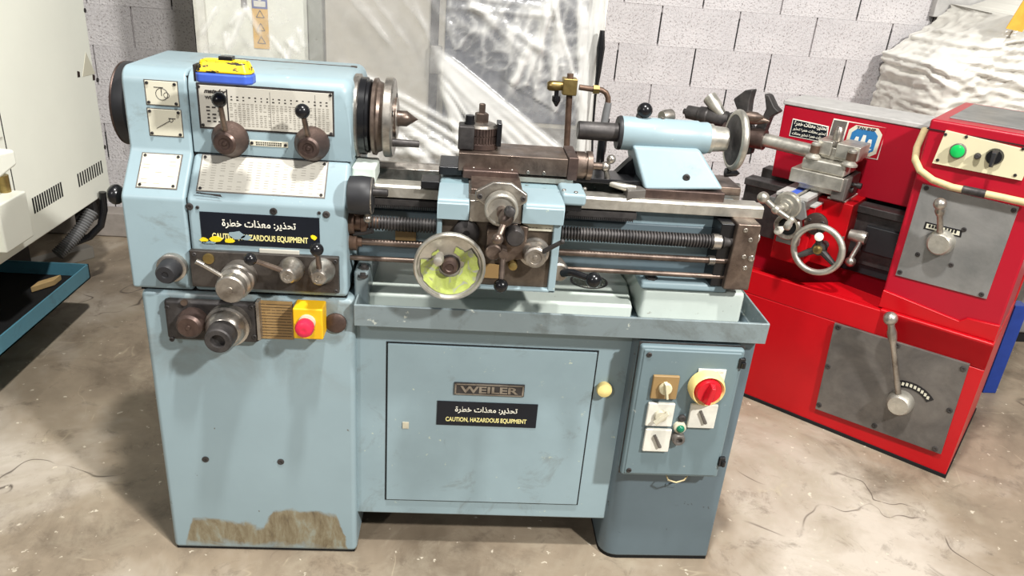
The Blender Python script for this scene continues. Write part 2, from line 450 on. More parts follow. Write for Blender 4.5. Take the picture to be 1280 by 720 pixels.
# ================================================================== the blue lathe
LX = Vector((.75, .25, 0))
lathe = thing('metal_lathe', LX, 'worn blue-grey metalworking lathe on a cabinet base, standing in front of the others', 'lathe')
NY = Vector((0, -1, 0)); EX = Vector((1, 0, 0)); EZ = Vector((0, 0, 1))
def rect(tl, tr, br, bl, y):
    p = [A(*q, y=y) for q in (tl, tr, br, bl)]
    return ((p[0].x + p[3].x) / 2, (p[1].x + p[2].x) / 2, (p[2].z + p[3].z) / 2, (p[0].z + p[1].z) / 2)
def yplate(name, tl, tr, br, bl, y, t, mat, parent=lathe, bev=.001, **k):
    x0, x1, z0, z1 = rect(tl, tr, br, bl, y)
    return B().box((x0, y, z0), (x1, y + t, z1)).obj(name, mat, parent, bev, **k), (x0, x1, z0, z1)
def screw(p, n, parent=lathe, rr=.006, mat='iron', local=False, name='screw'):
    n = Vector(n).normalized()
    b = B().rev(Vector(p) - n * .002, n, [(0, rr), (.004, rr), (.005, rr * .8), (.005, rr * .45), (.003, rr * .4), (.003, 0)], 12)
    return b.obj(name, mat, parent, local=local)
def arc(cx, cz, rr, a0, a1, n=6):
    return [(cx + rr * math.cos(math.radians(a0 + (a1 - a0) * i / n)), cz + rr * math.sin(math.radians(a0 + (a1 - a0) * i / n))) for i in range(n + 1)]

# cabinet: pedestal under the headstock, middle box, right leg
B().box((0, 0, .004), (.505, .56, .797)).obj('pedestal', 'pedestal', lathe, .014, 3)
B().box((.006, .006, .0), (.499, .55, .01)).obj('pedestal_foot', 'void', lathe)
for q in ((257, 574), (351, 577)): screw(A(*q, y=0), NY, rr=.009)
B().box((.500, .03, .12), (1.215, .56, .748)).obj('cabinet_body', 'blue', lathe, .006)
B().box((.500, .08, .09), (1.21, .55, .121)).obj('cabinet_underside', 'void', lathe)
x0, x1, z0, z1 = rect((485, 429), (745, 439), (722, 629), (483, 623), .03)
dg = B().box((x0 - .004, .0285, z0 - .004), (x1 + .004, .04, z1 + .004)).obj('door_gap', 'void', lathe)
door = B().box((x0, .024, z0), (x1, .045, z1)).obj('cabinet_door', 'blue', lathe, .002)
yplate('door_lock', (503, 528), (511, 528), (511, 536), (503, 536), .021, .004, 'offwhite', door)
nb, (a0, a1, b0, b1) = yplate('name_plate', (568, 478), (656, 482), (655, 497), (567, 493), .020, .005, 'iron', door)
B().box((a0 + .002, .0185, b0 + .003), (a0 + .006, .0205, b1 - .003)).box((a0 + .004, .0185, b1 - .005), (a1 - .004, .0205, b1 - .002)).box((a0 + .004, .0185, b0 + .002), (a1 - .004, .0205, b0 + .005)).box((a1 - .006, .0185, b0 + .003), (a1 - .002, .0205, b1 - .003)).obj('raised_border', 'steel', door)
lettering('WEILER', (a0 + .016, .0198, b0 + .008), EX, EZ, (a1 - a0) - .032, (b1 - b0) - .016, 'steel', door, .03, depth=.0015)
def caution(tl, tr, br, bl, y, parent):
    o, (a0, a1, b0, b1) = yplate('caution_sign', tl, tr, br, bl, y, .002, 'blackplate', parent, .0003)
    W, H = a1 - a0, b1 - b0
    rt = parent if parent is not lathe else o
    lettering(arabic('تحذير: معذات خطرة'), (a0 + W * .18, y, b0 + H * .52), EX, EZ, W * .62, H * .30, 'white_ink', rt, .018)
    lettering('CAUTION, HAZARDOUS EQUIPMENT', (a0 + W * .09, y, b0 + H * .14), EX, EZ, W * .81, H * .22, 'yellow_ink', rt, .028)
    return o, (a0, a1, b0, b1)
caution((547, 500), (672, 507), (670, 536), (545, 530), .022, door)
c = A(756, 489, y=.01)
B().rev((c.x, .03, c.z), NY, [(0, .018), (.012, .021), (.020, .019), (.024, .010), (.025, 0)], 24).obj('door_knob', 'cream_knob', lathe)

pts = [(1.527, .004)] + [(1.527, .5), (1.205, .5)] + [(1.205 + .05 - .05 * math.cos(math.radians(a)), .05 - .05 * math.sin(math.radians(a))) for a in range(0, 91, 15)]
B().prism(pts, 'z', .012, .752).obj('right_leg', 'shaded_blue_leg', lathe, .006)
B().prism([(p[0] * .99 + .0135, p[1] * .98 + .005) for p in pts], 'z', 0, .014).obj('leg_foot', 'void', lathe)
# chip tray
ty0, ty1, tx0, tx1 = -.028, .56, .508, 1.535
t = .004
b = B()
b.box((tx0, ty0, .742), (tx1, ty1, .750))
b.prism([(ty0, .745), (ty0 - .002, .798), (ty0 + .003, .800), (ty0 + .006, .797), (ty0 + .006, .745)], 'x', tx0, tx1)
b.box((tx1 - .005, ty0, .745), (tx1, ty1, .800)); b.box((tx0, ty1 - .005, .745), (tx1, ty1, .86)); b.box((tx0, ty0, .745), (tx0 + .005, ty1, .80))
b.obj('chip_tray', 'tray', lathe, .0015)
B().prism([(.530, .06), (1.205, .06), (1.222, .22), (1.19, .5), (.52, .5)], 'z', .749, .79).obj('pan_plate', 'pan', lathe, .008)
dr = A(738, 357, z=.7905)
B().rev((dr.x, dr.y + .03, .788), EZ, [(0, .052), (.003, .052), (.003, .046), (.0015, .045), (.0015, 0)], 28).obj('drain_rim', 'iron', lathe)
b = B()
for i in range(-6, 7):
    for k in range(-6, 7):
        if i * i + k * k < 38: b.ball((dr.x + i * .007, dr.y + .03 + k * .007, .790), .0034, 6)
b.obj('drain_mesh', 'bright', lathe)

# headstock: end gear cover and main casting share a folded front profile
prof = [(.0, .803)] + arc(.02, 1.022, .02, 180, 140, 4) + [(.074, 1.112)] + [(.08, 1.125)] + arc(.115, 1.268, .035, 180, 90, 6) + [(.36, 1.303), (.40, 1.28), (.40, .803)]
B().prism(prof, 'x', -.015, .1265).obj('end_gear_cover', 'blue', lathe, .007, 3)
low = [(.0, .803)] + arc(.02, 1.022, .02, 180, 140, 4) + [(.076, 1.1155), (.40, 1.1155), (.40, .803)]
B().prism(low, 'x', .1295, .489).obj('feed_gearbox', 'blue', lathe, .010, 3)
up = [(.08, 1.1185)] + arc(.115, 1.268, .035, 180, 90, 6) + [(.36, 1.303), (.40, 1.28), (.40, 1.1185)]
b = B().prism(up, 'x', .1295, .492)
bmesh.ops.recalc_face_normals(b.bm, faces=b.bm.faces)
eds = [e for e in b.bm.edges if all(abs(v.co.x - .492) < 1e-5 for v in e.verts) and min(v.co.z for v in e.verts) > 1.12]
bmesh.ops.bevel(b.bm, geom=eds, offset=.026, segments=5, affect='EDGES', profile=.5)
b.obj('headstock', 'blue', lathe, .003)
B().box((.0, .012, .795), (.485, .39, .806)).box((.120, .09, .81), (.135, .39, 1.29)).box((.121, .01, .81), (.134, .39, 1.03)).box((.13, .085, 1.10), (.48, .39, 1.125)).obj('casting_joints', 'void', lathe)
B().box((.16, .300, 1.302), (.47, .303, 1.3045)).box((.46, .296, 1.302), (.475, .302, 1.306)).obj('top_cover_seam', 'brown', lathe)
# charts on the upright face
def printed(parent, x0, x1, z0, z1, y, nx, nz, w, h, mat='grey_ink', skip=.08, name='printed_figures'):
    b = B()
    for i in range(nx):
        for k in range(nz):
            if random.random() < skip: continue
            cx = x0 + (x1 - x0) * (i + .5) / nx; cz = z0 + (z1 - z0) * (k + .5) / nz
            ww = w * random.uniform(.6, 1.2)
            b.bm.faces.new([b.bm.verts.new(q) for q in ((cx - ww, y, cz - h), (cx + ww, y, cz - h), (cx + ww, y, cz + h), (cx - ww, y, cz + h))])
    return b.obj(name, mat, parent)
yf = .0785
ch, (a0, a1, b0, b1) = yplate('speed_chart', (247, 106), (415, 117), (416, 169), (252, 158), yf, .003, 'silver_plate')
B().box((a0 - .004, yf + .0008, b0 - .004), (a1 + .004, yf + .003, b1 + .005)).obj('chart_frame', 'iron', ch)
W, H = a1 - a0, b1 - b0
lettering('matador', (a0 + .012, yf, b1 - .017), EX, EZ, W * .17, .010, 'dark_ink', ch, .05, .35)
lettering('WEILER', (a0 + .013, yf, b1 - .030), EX, EZ, W * .12, .007, 'dark_ink', ch, .04)
printed(ch, a0 + W * .22, a1 - .006, b0 + .006, b1 - .034, yf - .0004, 24, 11, .003, .0008)
printed(ch, a0 + W * .22, a1 - .006, b1 - .032, b1 - .018, yf - .0004, 17, 2, .0022, .0013, 'dark_ink', .15)
printed(ch, a0 + .012, a0 + W * .17, b0 + .01, b1 - .036, yf - .0004, 3, 6, .004, .0016, 'dark_ink', .4)
b = B()
for fx in (.205, .53, .87): b.box((a0 + W * fx, yf - .0004, b0 + .004), (a0 + W * fx + (.003 if fx < .3 else .0006), yf, b1 - .006))
b.obj('chart_rules', 'dark_ink', ch)
for q in ((248, 108), (413, 119), (414, 167), (254, 156)): screw(A(*q, y=yf), NY, ch, .0035)
for i, (tl, tr, br, bl) in enumerate((((180, 101), (220, 102), (224, 132), (184, 131)), ((184, 136), (225, 138), (229, 170), (188, 170)))):
    pl, (a0, a1, b0, b1) = yplate('instruction_plate', tl, tr, br, bl, yf, .003, 'ivory')
    B().box((a0 - .002, yf + .001, b0 - .002), (a1 + .002, yf + .003, b1 + .002)).obj('plate_frame', 'castgrey', pl)
    for sx in (a0 + .005, a1 - .005):
        for sz in (b0 + .005, b1 - .005): screw((sx, yf, sz), NY, pl, .0035)
    cx, cz = (a0 + a1) / 2, (b0 + b1) / 2
    b = B()
    if i == 0:
        b.torus((cx, yf, cz - .002), NY, .013, .0008, 24, 4); b.torus((cx + .010, yf, cz - .004), NY, .006, .0007, 16, 4)
        b.box((cx - .016, yf - .0006, cz + .012), (cx + .004, yf, cz + .0135)).box((cx - .001, yf - .0006, cz - .006), (cx + .0005, yf, cz + .012))
    else:
        b.hexa([(cx - .02, yf - .0006, cz - .014), (cx + .010, yf - .0006, cz + .004), (cx + .010, yf - .0006, cz + .0056), (cx - .02, yf - .0006, cz - .0128)], [(cx - .02, yf, cz - .014), (cx + .010, yf, cz + .004), (cx + .010, yf, cz + .0056), (cx - .02, yf, cz - .0128)])
        b.torus((cx + .014, yf, cz + .007), NY, .004, .0008, 14, 4).box((cx + .008, yf - .0006, cz + .010), (cx + .024, yf, cz + .0114))
    b.obj('printed_drawing', 'dark_ink', pl)
tagp, (a0, a1, b0, b1) = yplate('maker_tag', (312, 175), (360, 178), (360, 185), (312, 182), yf, .003, 'ivory')
printed(tagp, a0 + .014, a1 - .014, b0 + .002, b1 - .002, yf - .0004, 12, 2, .002, .0014, 'dark_ink', .05)
for q in ((315, 178.5), (357, 181.5)): screw(A(*q, y=yf), NY, tagp, .0035)
# charts on the sloping face
sl0, sl1 = Vector((0, .0047, 1.0348)), Vector((0, .074, 1.112))
sd = (sl1 - sl0).normalized(); sn = Vector((0, -sd.z, sd.y))
def onslope(px, py, off=.002):
    v = ray(px, py); o = sl0 + sn * off
    return CAM + v * ((o - CAM).dot(sn) / v.dot(sn))
for nm, qs, lines in (('thread_chart', ((256, 195), (411, 202), (403, 246), (244, 238)), 0), ('gear_chart', ((182, 191), (231, 195), (215, 236), (168, 232)), 1)):
    q = [onslope(*k) for k in qs]
    x0 = (q[0].x + q[3].x) / 2; x1 = (q[1].x + q[2].x) / 2
    s0 = ((q[2] - sl0).dot(sd) + (q[3] - sl0).dot(sd)) / 2; s1 = ((q[0] - sl0).dot(sd) + (q[1] - sl0).dot(sd)) / 2
    P_ = lambda x, s, off=.002: Vector((x, 0, 0)) + sl0 + sd * s + sn * off
    pl = B().slab([P_(x0, s0), P_(x1, s0), P_(x1, s1), P_(x0, s1)], -sn, .003).obj(nm, 'ivory' if lines else 'silver_plate', lathe)
    B().slab([P_(x0 - .003, s0 - .003, .001), P_(x1 + .003, s0 - .003, .001), P_(x1 + .003, s1 + .003, .001), P_(x0 - .003, s1 + .003, .001)], -sn, .003).obj('chart_frame', 'castgrey', pl)
    for xx in (x0 + .006, x1 - .006):
        for ss in (s0 + .005, s1 - .005): screw(P_(xx, ss), sn, pl, .0035)
    b = B()
    for k in range(7 if lines else 12):
        ss = s0 + (s1 - s0) * (k + 1) / (9 if lines else 14)
        for i in range(3 if lines else 14):
            if random.random() < .25: continue
            xa = x0 + (x1 - x0) * (i + .2) / (3 if lines else 14); xb = xa + (x1 - x0) * .5 / (3 if lines else 14)
            b.bm.faces.new([b.bm.verts.new(P_(x, s_, .0024)) for x, s_ in ((xa, ss), (xb, ss), (xb, ss + .0011), (xa, ss + .0011))])
    b.obj('printed_figures', 'grey_ink', pl)
# caution sign on the gearbox, half scraped off
cs, (a0, a1, b0, b1) = caution((250, 264), (398, 273), (401, 311), (252, 305), -.002, lathe)
for (px, py, ww, hh, mt) in ((255, 300, .016, .010, 'yellowpaint'), (270, 299, .026, .012, 'yellowpaint'), (287, 301, .02, .010, 'yellowpaint'), (296, 294, .03, .016, 'blue'), (308, 297, .02, .011, 'blue'), (262, 303, .03, .006, 'blue_dirty'), (392, 297, .012, .01, 'yellowpaint')):
    p = A(px, py, y=-.003)
    B().slab([p + Vector((ww * .6 * math.cos(a) * random.uniform(.7, 1.2), 0, hh * .6 * math.sin(a) * random.uniform(.7, 1.2))) for a in [k * .628 for k in range(10)]], NY, .0008).obj('sticker_scrap', mt, cs)
b = B()
p = A(262, 244, y=-.001)
b.slab([p + Vector(q) for q in ((-.03, 0, .003), (0, 0, .001), (.028, 0, -.003), (.024, 0, .003), (-.005, 0, .004), (-.028, 0, .006))], NY, .0006)
b.obj('paint_chip', 'iron', lathe)
for q in ((237, 258), (342, 264), (408, 268), (247, 259), (399, 266)): screw(A(*q, y=0), NY, rr=.0085 if q[0] in (237, 342, 408) else .004)
yplate('small_tag', (324, 311), (374, 314), (374, 319), (324, 317), -.004, .006, 'silver_plate')

# gear levers on the headstock
def gear_lever(hub_px, ball_px, yfront, rb, prot, mat='rust', rball=.0165, ytip=None, name='gear_lever', rr=.0055, ballmat='black'):
    c = A(*hub_px, y=yfront - prot)
    h = B().rev((c.x, yfront, c.z), NY, [(0, rb), (.012, rb), (.018, rb * .93), (prot * .8, rb * .66), (prot - .004, rb * .62), (prot, rb * .5), (prot, rb * .32), (prot - .003, rb * .3), (prot - .003, rb * .14), (prot, rb * .1), (prot, 0)], 30).obj(name, mat, lathe)
    yt = yfront - prot - .015 if ytip is None else ytip
    bl = A(*ball_px, y=yt)
    B().cyl((c.x, yfront - prot * .55, c.z), bl, rr * 1.25, rr, 12).obj('lever_rod', 'brown', h)
    if rball: B().ball(bl, rball, 20).obj('ball_knob', ballmat, h)
    return h
gear_lever((280, 180), (274, 125), .08, .041, .055)
gear_lever((385, 186), (378, 139), .08, .040, .055)
# feed selector plate with its knobs
fp, (a0, a1, b0, b1) = yplate('feed_selector_plate', (238, 313), (423, 323), (424, 369), (238, 356), -.014, .016, 'gunmetal', lathe, .002)
for q in ((243, 318), (419, 327), (420, 364)): screw(A(*q, y=-.014), NY, fp, .005)
B().rev(A(261, 323, y=-.014), NY, [(0, .013), (.004, .013), (.005, .009), (.003, 0)], 18).obj('oil_sight', 'brass', fp)
c = A(287, 363, y=-.10)
h = B().rev((c.x, -.014, c.z), NY, [(0, .040), (.03, .040), (.034, .036), (.05, .036), (.053, .038), (.060, .033), (.082, .033), (.086, .030), (.086, .008), (.089, .007), (.089, 0)], 32).obj('feed_dial', 'steel', lathe)
B().cyl((c.x, -.06, c.z), A(246, 327, y=-.085), .005, .0045).obj('lever_rod', 'steel', h)
B().cyl(A(254, 331, y=-.082), A(245, 326.5, y=-.085), .0062, .0062).obj('rod_sleeve', 'steel', h)
gear_lever((359, 346), (313, 324), -.014, .030, .05, 'steel', .0145, -.085)
gear_lever((398, 348), (396, 312), -.014, .031, .05, 'steel', .0155, -.075)
c = A(206, 344, y=-.055)
h = B().rev((c.x, 0, c.z), NY, [(0, .034), (.014, .034), (.016, .030), (.016, .027)], 28).obj('selector_knob', 'steel', lathe)
B().rev((c.x, -.015, c.z), NY, [(0, .027), (.034, .024), (.04, .020), (.04, .008), (.037, .007), (.037, 0)], 28).obj('knob_grip', 'rubber', h)
# left side: pulley and black ball
c = Vector((-.10, .30, 1.176))
h = B().rev((-.088, .27, 1.182), EX, [(0, .088), (.003, .100), (.010, .1015), (.030, .1015), (.034, .096), (.040, .096), (.043, .099), (.060, .096), (.066, .088), (.08, .08)], 44).obj('drive_pulley_cover', 'rubber', lathe)
B().torus((-.086, .27, 1.182), EX, .098, .0035, 44, 8).obj('pulley_rim', 'rust', h)
p = A(145, 243, y=.06)
B().ball(p, .024, 18, .8, (1, 0, 0)).cyl(p, p + Vector((.05, 0, 0)), .010).obj('side_knob', 'black', lathe)
B().box((-.03, .06, .86), (-.0145, .36, 1.0)).obj('side_cover', 'shaded_blue_leg', lathe, .004)

# pedestal controls
kp, _ = yplate('switch_plate', (203, 377), (321, 378), (323, 427), (209, 428), -.022, .024, 'iron', lathe, .010)
for q in ((209, 384), (314, 384), (318, 421), (215, 424)): screw(A(*q, y=-.022), NY, kp, .006)
yplate('plate_rim', (319, 378), (323, 378), (326, 425), (322, 426), -.026, .026, 'steel', kp)
B().rev(A(231, 377, y=-.024), NY, [(0, .008), (.008, .008), (.008, 0)], 10).obj('cable_nut', 'brown', kp)
c = A(235, 410, y=-.065)
B().rev((c.x, -.022, c.z), NY, [(0, .034), (.012, .035), (.02, .032), (.036, .030), (.042, .024), (.042, .006), (.045, .005), (.045, 0)], 28).obj('switch_knob', 'rust', kp)
c = A(272, 427, y=-.115)
B().rev((c.x, -.022, c.z), NY, [(0, .052), (.02, .052), (.022, .046), (.04, .044), (.05, .036), (.052, .033)], 32).obj('dial_flange', 'steel', kp)
B().rev((c.x, -.072, c.z), NY, [(0, .034), (.012, .034), (.04, .031), (.043, .028), (.043, .017), (.028, .015), (.028, 0)], 32).obj('dial_grip', 'iron', kp)
ip, (a0, a1, b0, b1) = yplate('instruction_label', (324, 377), (366, 377), (366, 424), (327, 424), -.004, .006, 'tan')
printed(ip, a0 + .003, a1 - .003, b0 + .005, b1 - .004, -.0046, 6, 12, .0075, .0007, 'dark_ink', .02)
eb, (a0, a1, b0, b1) = yplate('emergency_stop', (365, 386), (404, 387), (403, 425), (367, 424), -.052, .054, 'yellow', lathe, .004)
c = A(379, 414, y=-.10)
B().rev((c.x, -.052, c.z), NY, [(0, .020), (.008, .020), (.010, .014), (.018, .013)], 20).obj('button_collar', 'offwhite', eb)
B().rev((c.x, -.066, c.z), NY, [(0, .012), (.008, .021), (.022, .022), (.030, .019), (.034, .012), (.034, .005), (.032, 0)], 24).obj('stop_button', 'pinkred', eb)
B().rev(A(420, 403, y=0), NY, [(0, .026), (.006, .026), (.010, .020), (.011, 0)], 24).obj('cover_cap', 'rust', lathe)

# bed
bx0, bx1 = .488, 1.503
b = B().prism([(.08, 1.037), (.08, 1.062), (.086, 1.067), (.118, 1.067), (.126, 1.062), (.15, 1.062), (.15, 1.030), (.10, 1.030)], 'x', bx0, bx1)
b.obj('front_way', 'bright', lathe, .0015)
b = B().prism([(.255, 1.03), (.255, 1.060), (.275, 1.072), (.295, 1.060), (.33, 1.060), (.33, 1.03)], 'x', bx0, bx1)
b.obj('rear_way', 'steel', lathe, .0015)
b = B().box((bx0, .115, .862), (bx1 - .05, .148, 1.032)).box((bx0, .262, .862), (bx1 - .02, .32, 1.032))
b.box((bx0, .14, .862), (bx1 - .02, .27, .93))
b.box((bx1 - .06, .115, .862), (bx1 - .015, .32, 1.032))
for xx in (.66, .9, 1.14): b.box((xx, .14, .90), (xx + .02, .27, 1.03))
b.obj('bed_web', 'blue', lathe, .004)
b = B()
for (xa, xb, zz) in ((.50, 1.44, .868), (.50, 1.44, .955)): b.box((xa, .108, zz), (xb, .117, zz + .042))
b.obj('bed_ribs', 'shaded_blue_leg', lathe, .006)
# feet of the bed standing in the tray
B().prism([(1.225, .06), (1.495, .06), (1.495, .42), (1.225, .42)], 'z', .749, .842).obj('bed_foot', 'pan', lathe, .012, 3)
B().prism([(1.215, .05), (1.44, .05), (1.44, .4), (1.215, .4)], 'z', .842, .864).obj('bed_flange', 'blue', lathe, .008, 2)
B().rev((1.245, .072, .864), EZ, [(0, .016), (.006, .016), (.006, .009), (.014, .009), (.014, 0)], 6).obj('bed_bolt', 'iron', lathe)
B().box((.500, .03, .749), (.535, .3, .862)).obj('left_bed_foot', 'tray', lathe, .008)
for zz, yy in ((.864, .05), (.85, .034)):
    B().rev((.522, yy, zz - .004), EZ, [(0, .013), (.006, .013), (.006, .008), (.012, .007), (.012, 0)], 12).obj('bed_bolt', 'iron', lathe)
# rack, lead screw, rods
b = B().box((.52, .078, 1.017), (1.185, .10, 1.032))
nt_ = 132
for i in range(nt_):
    xx = .53 + .65 * i / nt_
    b.prism([(xx, 1.018), (xx + .0012, 1.009), (xx + .0026, 1.009), (xx + .0038, 1.018)], 'y', .078, .10)
b.obj('toothed_rack', 'iron', lathe, kind='stuff')
pr = [(0, .012), (.03, .012), (.03, .0165)]
xx = .03
while xx < .905:
    pr += [(xx, .0175), (xx + .0036, .0175), (xx + .0046, .0135), (xx + .0066, .0135)]; xx += .0076
pr += [(xx, .0175), (xx + .01, .013), (.955, .013)]
B().rev((.49, .05, .981), EX, pr, 16).obj('lead_screw', 'iron', lathe)
B().cyl((.478, .05, .931), (1.46, .05, .931), .0085).obj('feed_rod', 'brown', lathe)
B().cyl((.478, .05, .888), (1.46, .05, .888), .0065).obj('control_rod', 'brown', lathe)
B().rev((.484, .05, .981), EX, [(0, .030), (.018, .030), (.018, .022), (.032, .022), (.034, .026), (.046, .026), (.048, .015), (.075, .0145)], 20).obj('screw_coupling', 'copper', lathe)
B().rev((.484, .05, .931), EX, [(0, .022), (.022, .022), (.025, .013), (.034, .012)], 18).obj('rod_bearing', 'copper', lathe)
p = A(460, 289, y=.03)
B().tube([A(442, 292, y=.04), A(455, 291, y=.035), A(466, 288, y=.03)], [.006, .005, .007]).obj('shear_pin_lever', 'iron', lathe)
yplate('bed_tag', (494, 289), (520, 290), (520, 304), (494, 303), .103, .006, 'tan')
# motor-start knob on the left end of the bed
p0, p1 = A(435, 243, y=.01), A(466, 244, y=.01)
kn = B().rev((p0.x, .01, p0.z), EX, [(0, .034), (.004, .043), (.03, .045), (p1.x - p0.x - .004, .043), (p1.x - p0.x, .040), (p1.x - p0.x + .002, .03), (p1.x - p0.x + .002, 0)], 30).obj('black_drum_knob', 'rubber', lathe)
B().torus((p1.x - .001, .01, p0.z), EX, .041, .002, 30, 6).obj('drum_rim', 'steel', kn)
B().rev((p1.x, .0, p0.z + .012), EX, [(0, .009), (.034, .009), (.036, .007), (.036, 0)], 14).obj('drum_stub', 'iron', kn)
B().cyl((p0.x + .045, .01, p0.z - .04), (p0.x + .045, .01, p0.z - .062), .008).ball((p0.x + .045, .01, p0.z - .056), .011, 12).obj('drum_stem', 'steel', kn)
# pale casting lug behind the knob
q = [A(441, 201, y=.12), A(463, 200, y=.12), A(462, 221, y=.08), A(436, 222, y=.08)]
B().box((.488, .09, 1.062), (.545, .19, 1.105)).box((.488, .06, 1.055), (.53, .12, 1.082)).obj('casting_lug', 'pan', lathe, .006)
# spindle nose, face plate, centre and drive pin
SZ, SY = 1.203, .20
B().rev((.485, SY, SZ), EX, [(0, .100), (.012, .100), (.014, .094)], 44).obj('spindle_flange', 'steel', lathe)
B().rev((.498, SY, SZ), EX, [(0, .093), (.016, .093), (.018, .088), (.024, .088), (.026, .084), (.03, .06)], 44).obj('spindle_bearing_cap', 'black', lathe)
B().rev((.526, SY, SZ), EX, [(0, .058), (.0, .082), (.004, .092), (.012, .093), (.016, .086), (.030, .080), (.032, .06)], 44).obj('back_plate', 'brown', lathe)
fpb = B()
fpb.rev((.557, SY, SZ), EX, [(0, .06), (0, .094), (.002, .096), (.018, .096), (.022, .093), (.022, .05), (.03, .048), (.03, .0)], 48)
fpo = fpb.obj('face_plate', 'steel', lathe)
B().rev((.579, SY, SZ), EX, [(0, .05), (.006, .05), (.008, .02), (.016, .019), (.03, .019), (.058, 0)], 24).obj('lathe_center', 'brown', lathe)
p = A(498, 178, y=.16)
B().rev((.575, .155, p.z), EX, [(0, .010), (.06, .0085), (.068, .0085), (.069, 0)], 16).obj('drive_pin', 'iron', lathe)
b = B()
for a in (40, 160, 280):
    b.rev((.5795, SY + .068 * math.cos(math.radians(a)), SZ + .068 * math.sin(math.radians(a))), EX, [(0, .007), (.001, .007), (.001, 0)], 12)
b.obj('face_plate_hole', 'void', lathe)

# carriage
B().prism([(.699, .055), (.699, .30), (.985, .30), (.985, .055)], 'z', 1.062, 1.088).obj('saddle', 'blue_dirty', lathe, .006)
for (xa, xb) in ((.699, .770), (.890, .985)):
    B().prism([(-.068, 1.040), (-.068, 1.078)] + arc(-.058, 1.078, .01, 180, 90, 4) + [(.06, 1.088), (.06, 1.040)], 'x', xa, xb).obj('apron_cap', 'blue', lathe, .004)
B().box((.770, -.060, 1.035), (.890, .06, 1.086)).obj('cap_bridge', 'steel', lathe, .003)
B().prism([(.984, -.0), (1.043, -.0), (1.043, .10), (.984, .10)], 'z', 1.066, 1.096).obj('saddle_wing', 'blue', lathe, .008)
B().box((.99, .01, 1.05), (1.035, .09, 1.067)).obj('way_wiper', 'black', lathe, .002)
B().box((.655, .06, 1.07), (.70, .12, 1.088)).obj('way_wiper', 'black', lathe, .002)
for q in ((705, 238), (720, 241), (731, 236)): screw(A(*q, z=1.096), EZ, rr=.005, mat='steel')
B().box((.772, -.045, 1.088), (.888, .33, 1.108)).obj('cross_slide', 'brown', lathe, .002)
B().prism([(.768, 1.083), (.892, 1.083), (.892, 1.096), (.768, 1.096)], 'y', -.055, .33).obj('slide_ways', 'steel', lathe)
B().box((.752, .06, 1.100), (.885, .24, 1.122)).obj('swivel_base', 'rust', lathe, .004)
b = B().box((.87, .13, 1.088), (1.24, .22, 1.100)); b.obj('slide_cover', 'black', lathe, .002)
B().box((.695, .09, 1.098), (.752, .2, 1.118)).obj('cover_block', 'black', lathe, .003)
# compound rest (top slide)
cb_, _ = yplate('compound_rest', (573, 191), (709, 199), (710, 222), (573, 213), .085, .125, 'brown', lathe, .002)
B().box((1.003, .085, 1.103), (1.028, .21, 1.160)).obj('slide_end_cap', 'rust', cb_, .003)
for px in (592, 612, 640, 660, 680): screw(A(px, 211 + (px - 592) * .06, y=.085), NY, cb_, .0045, 'steel')
B().box((.87, .092, 1.092), (1.02, .11, 1.104)).obj('slide_rail', 'bright', cb_)
B().prism([(.80, 1.104), (.80, 1.11), (.86, 1.108), (.875, 1.098), (.80, 1.098)], 'y', .078, .086).obj('index_mark', 'iron', cb_)
hd = B().rev((1.028, .145, 1.128), EX, [(0, .034), (.022, .034), (.023, .031), (.027, .031), (.028, .036), (.040, .036), (.042, .032), (.042, .010), (.075, .0085), (.08, .0085)], 30).obj('slide_dial', 'brown', cb_)
p = Vector((1.105, .145, 1.128)); pu = A(764, 199, y=.14); pd = A(760, 226, y=.145)
B().ball(p, .013, 14).tube([p, pu], [.006, .0055]).ball(pu, .0115, 14).tube([p, pd], [.006, .008]).ball(pd, .009, 12).obj('ball_handle', 'steel', cb_)
B().tube([pd + Vector((.005, -.01, -.004)), pd + Vector((.04, -.03, -.006)), pd + Vector((.065, -.035, -.004))], [.007, .010, .006], 12).obj('crank_grip', 'bright', cb_)
# tool post
tp = A(600, 184, y=.13); tp.y = .155; tp = Vector((A(600, 184, y=.155).x, .155, 1.157))
tpo = B().rev(tp, EZ, [(0, .044), (.012, .044), (.014, .040), (.05, .040)], 36).obj('tool_post', 'rust', lathe)
b = B()
for k in range(36):
    a = 2 * math.pi * k / 36
    e = Vector((math.cos(a), math.sin(a), 0)); s_ = Vector((-e.y, e.x, 0))
    for za, zb in ((.014, .030), (.033, .05)):
        c0 = tp + e * .039
        b.hexa([c0 - s_ * .0022 + EZ * za, c0 + s_ * .0022 + EZ * za, c0 + s_ * .0022 + e * .0035 + EZ * za, c0 - s_ * .0022 + e * .0035 + EZ * za][:4],
               [c0 - s_ * .0022 + EZ * zb, c0 + s_ * .0022 + EZ * zb, c0 + s_ * .0022 + e * .0035 + EZ * zb, c0 - s_ * .0022 + e * .0035 + EZ * zb])
b.obj('serrations', 'rust', tpo)
B().rev(tp + EZ * .05, EZ, [(0, .040), (.006, .036), (.010, .024), (.010, .018)], 30).obj('post_cap', 'steel', tpo)
B().rev(tp + EZ * .06, EZ, [(0, .017), (.020, .017), (.022, .014), (.022, .008), (.042, .008), (.044, .006), (.044, 0)], 6).obj('clamp_bolt', 'brown', tpo)
p = A(584, 178, y=.12)
B().box((p.x - .022, .105, 1.157), (p.x + .016, .16, 1.214)).obj('tool_holder', 'iron', tpo, .004)
B().rev((p.x + .004, .135, 1.213), EZ, [(0, .013), (.006, .013), (.006, .011), (.022, .011), (.023, 0)], 14).obj('lock_screw', 'black', tpo)
p = A(623, 165, y=.15)
B().box((p.x - .005, .12, 1.166), (p.x + .007, .17, 1.222)).obj('side_plate', 'black', tpo, .002)

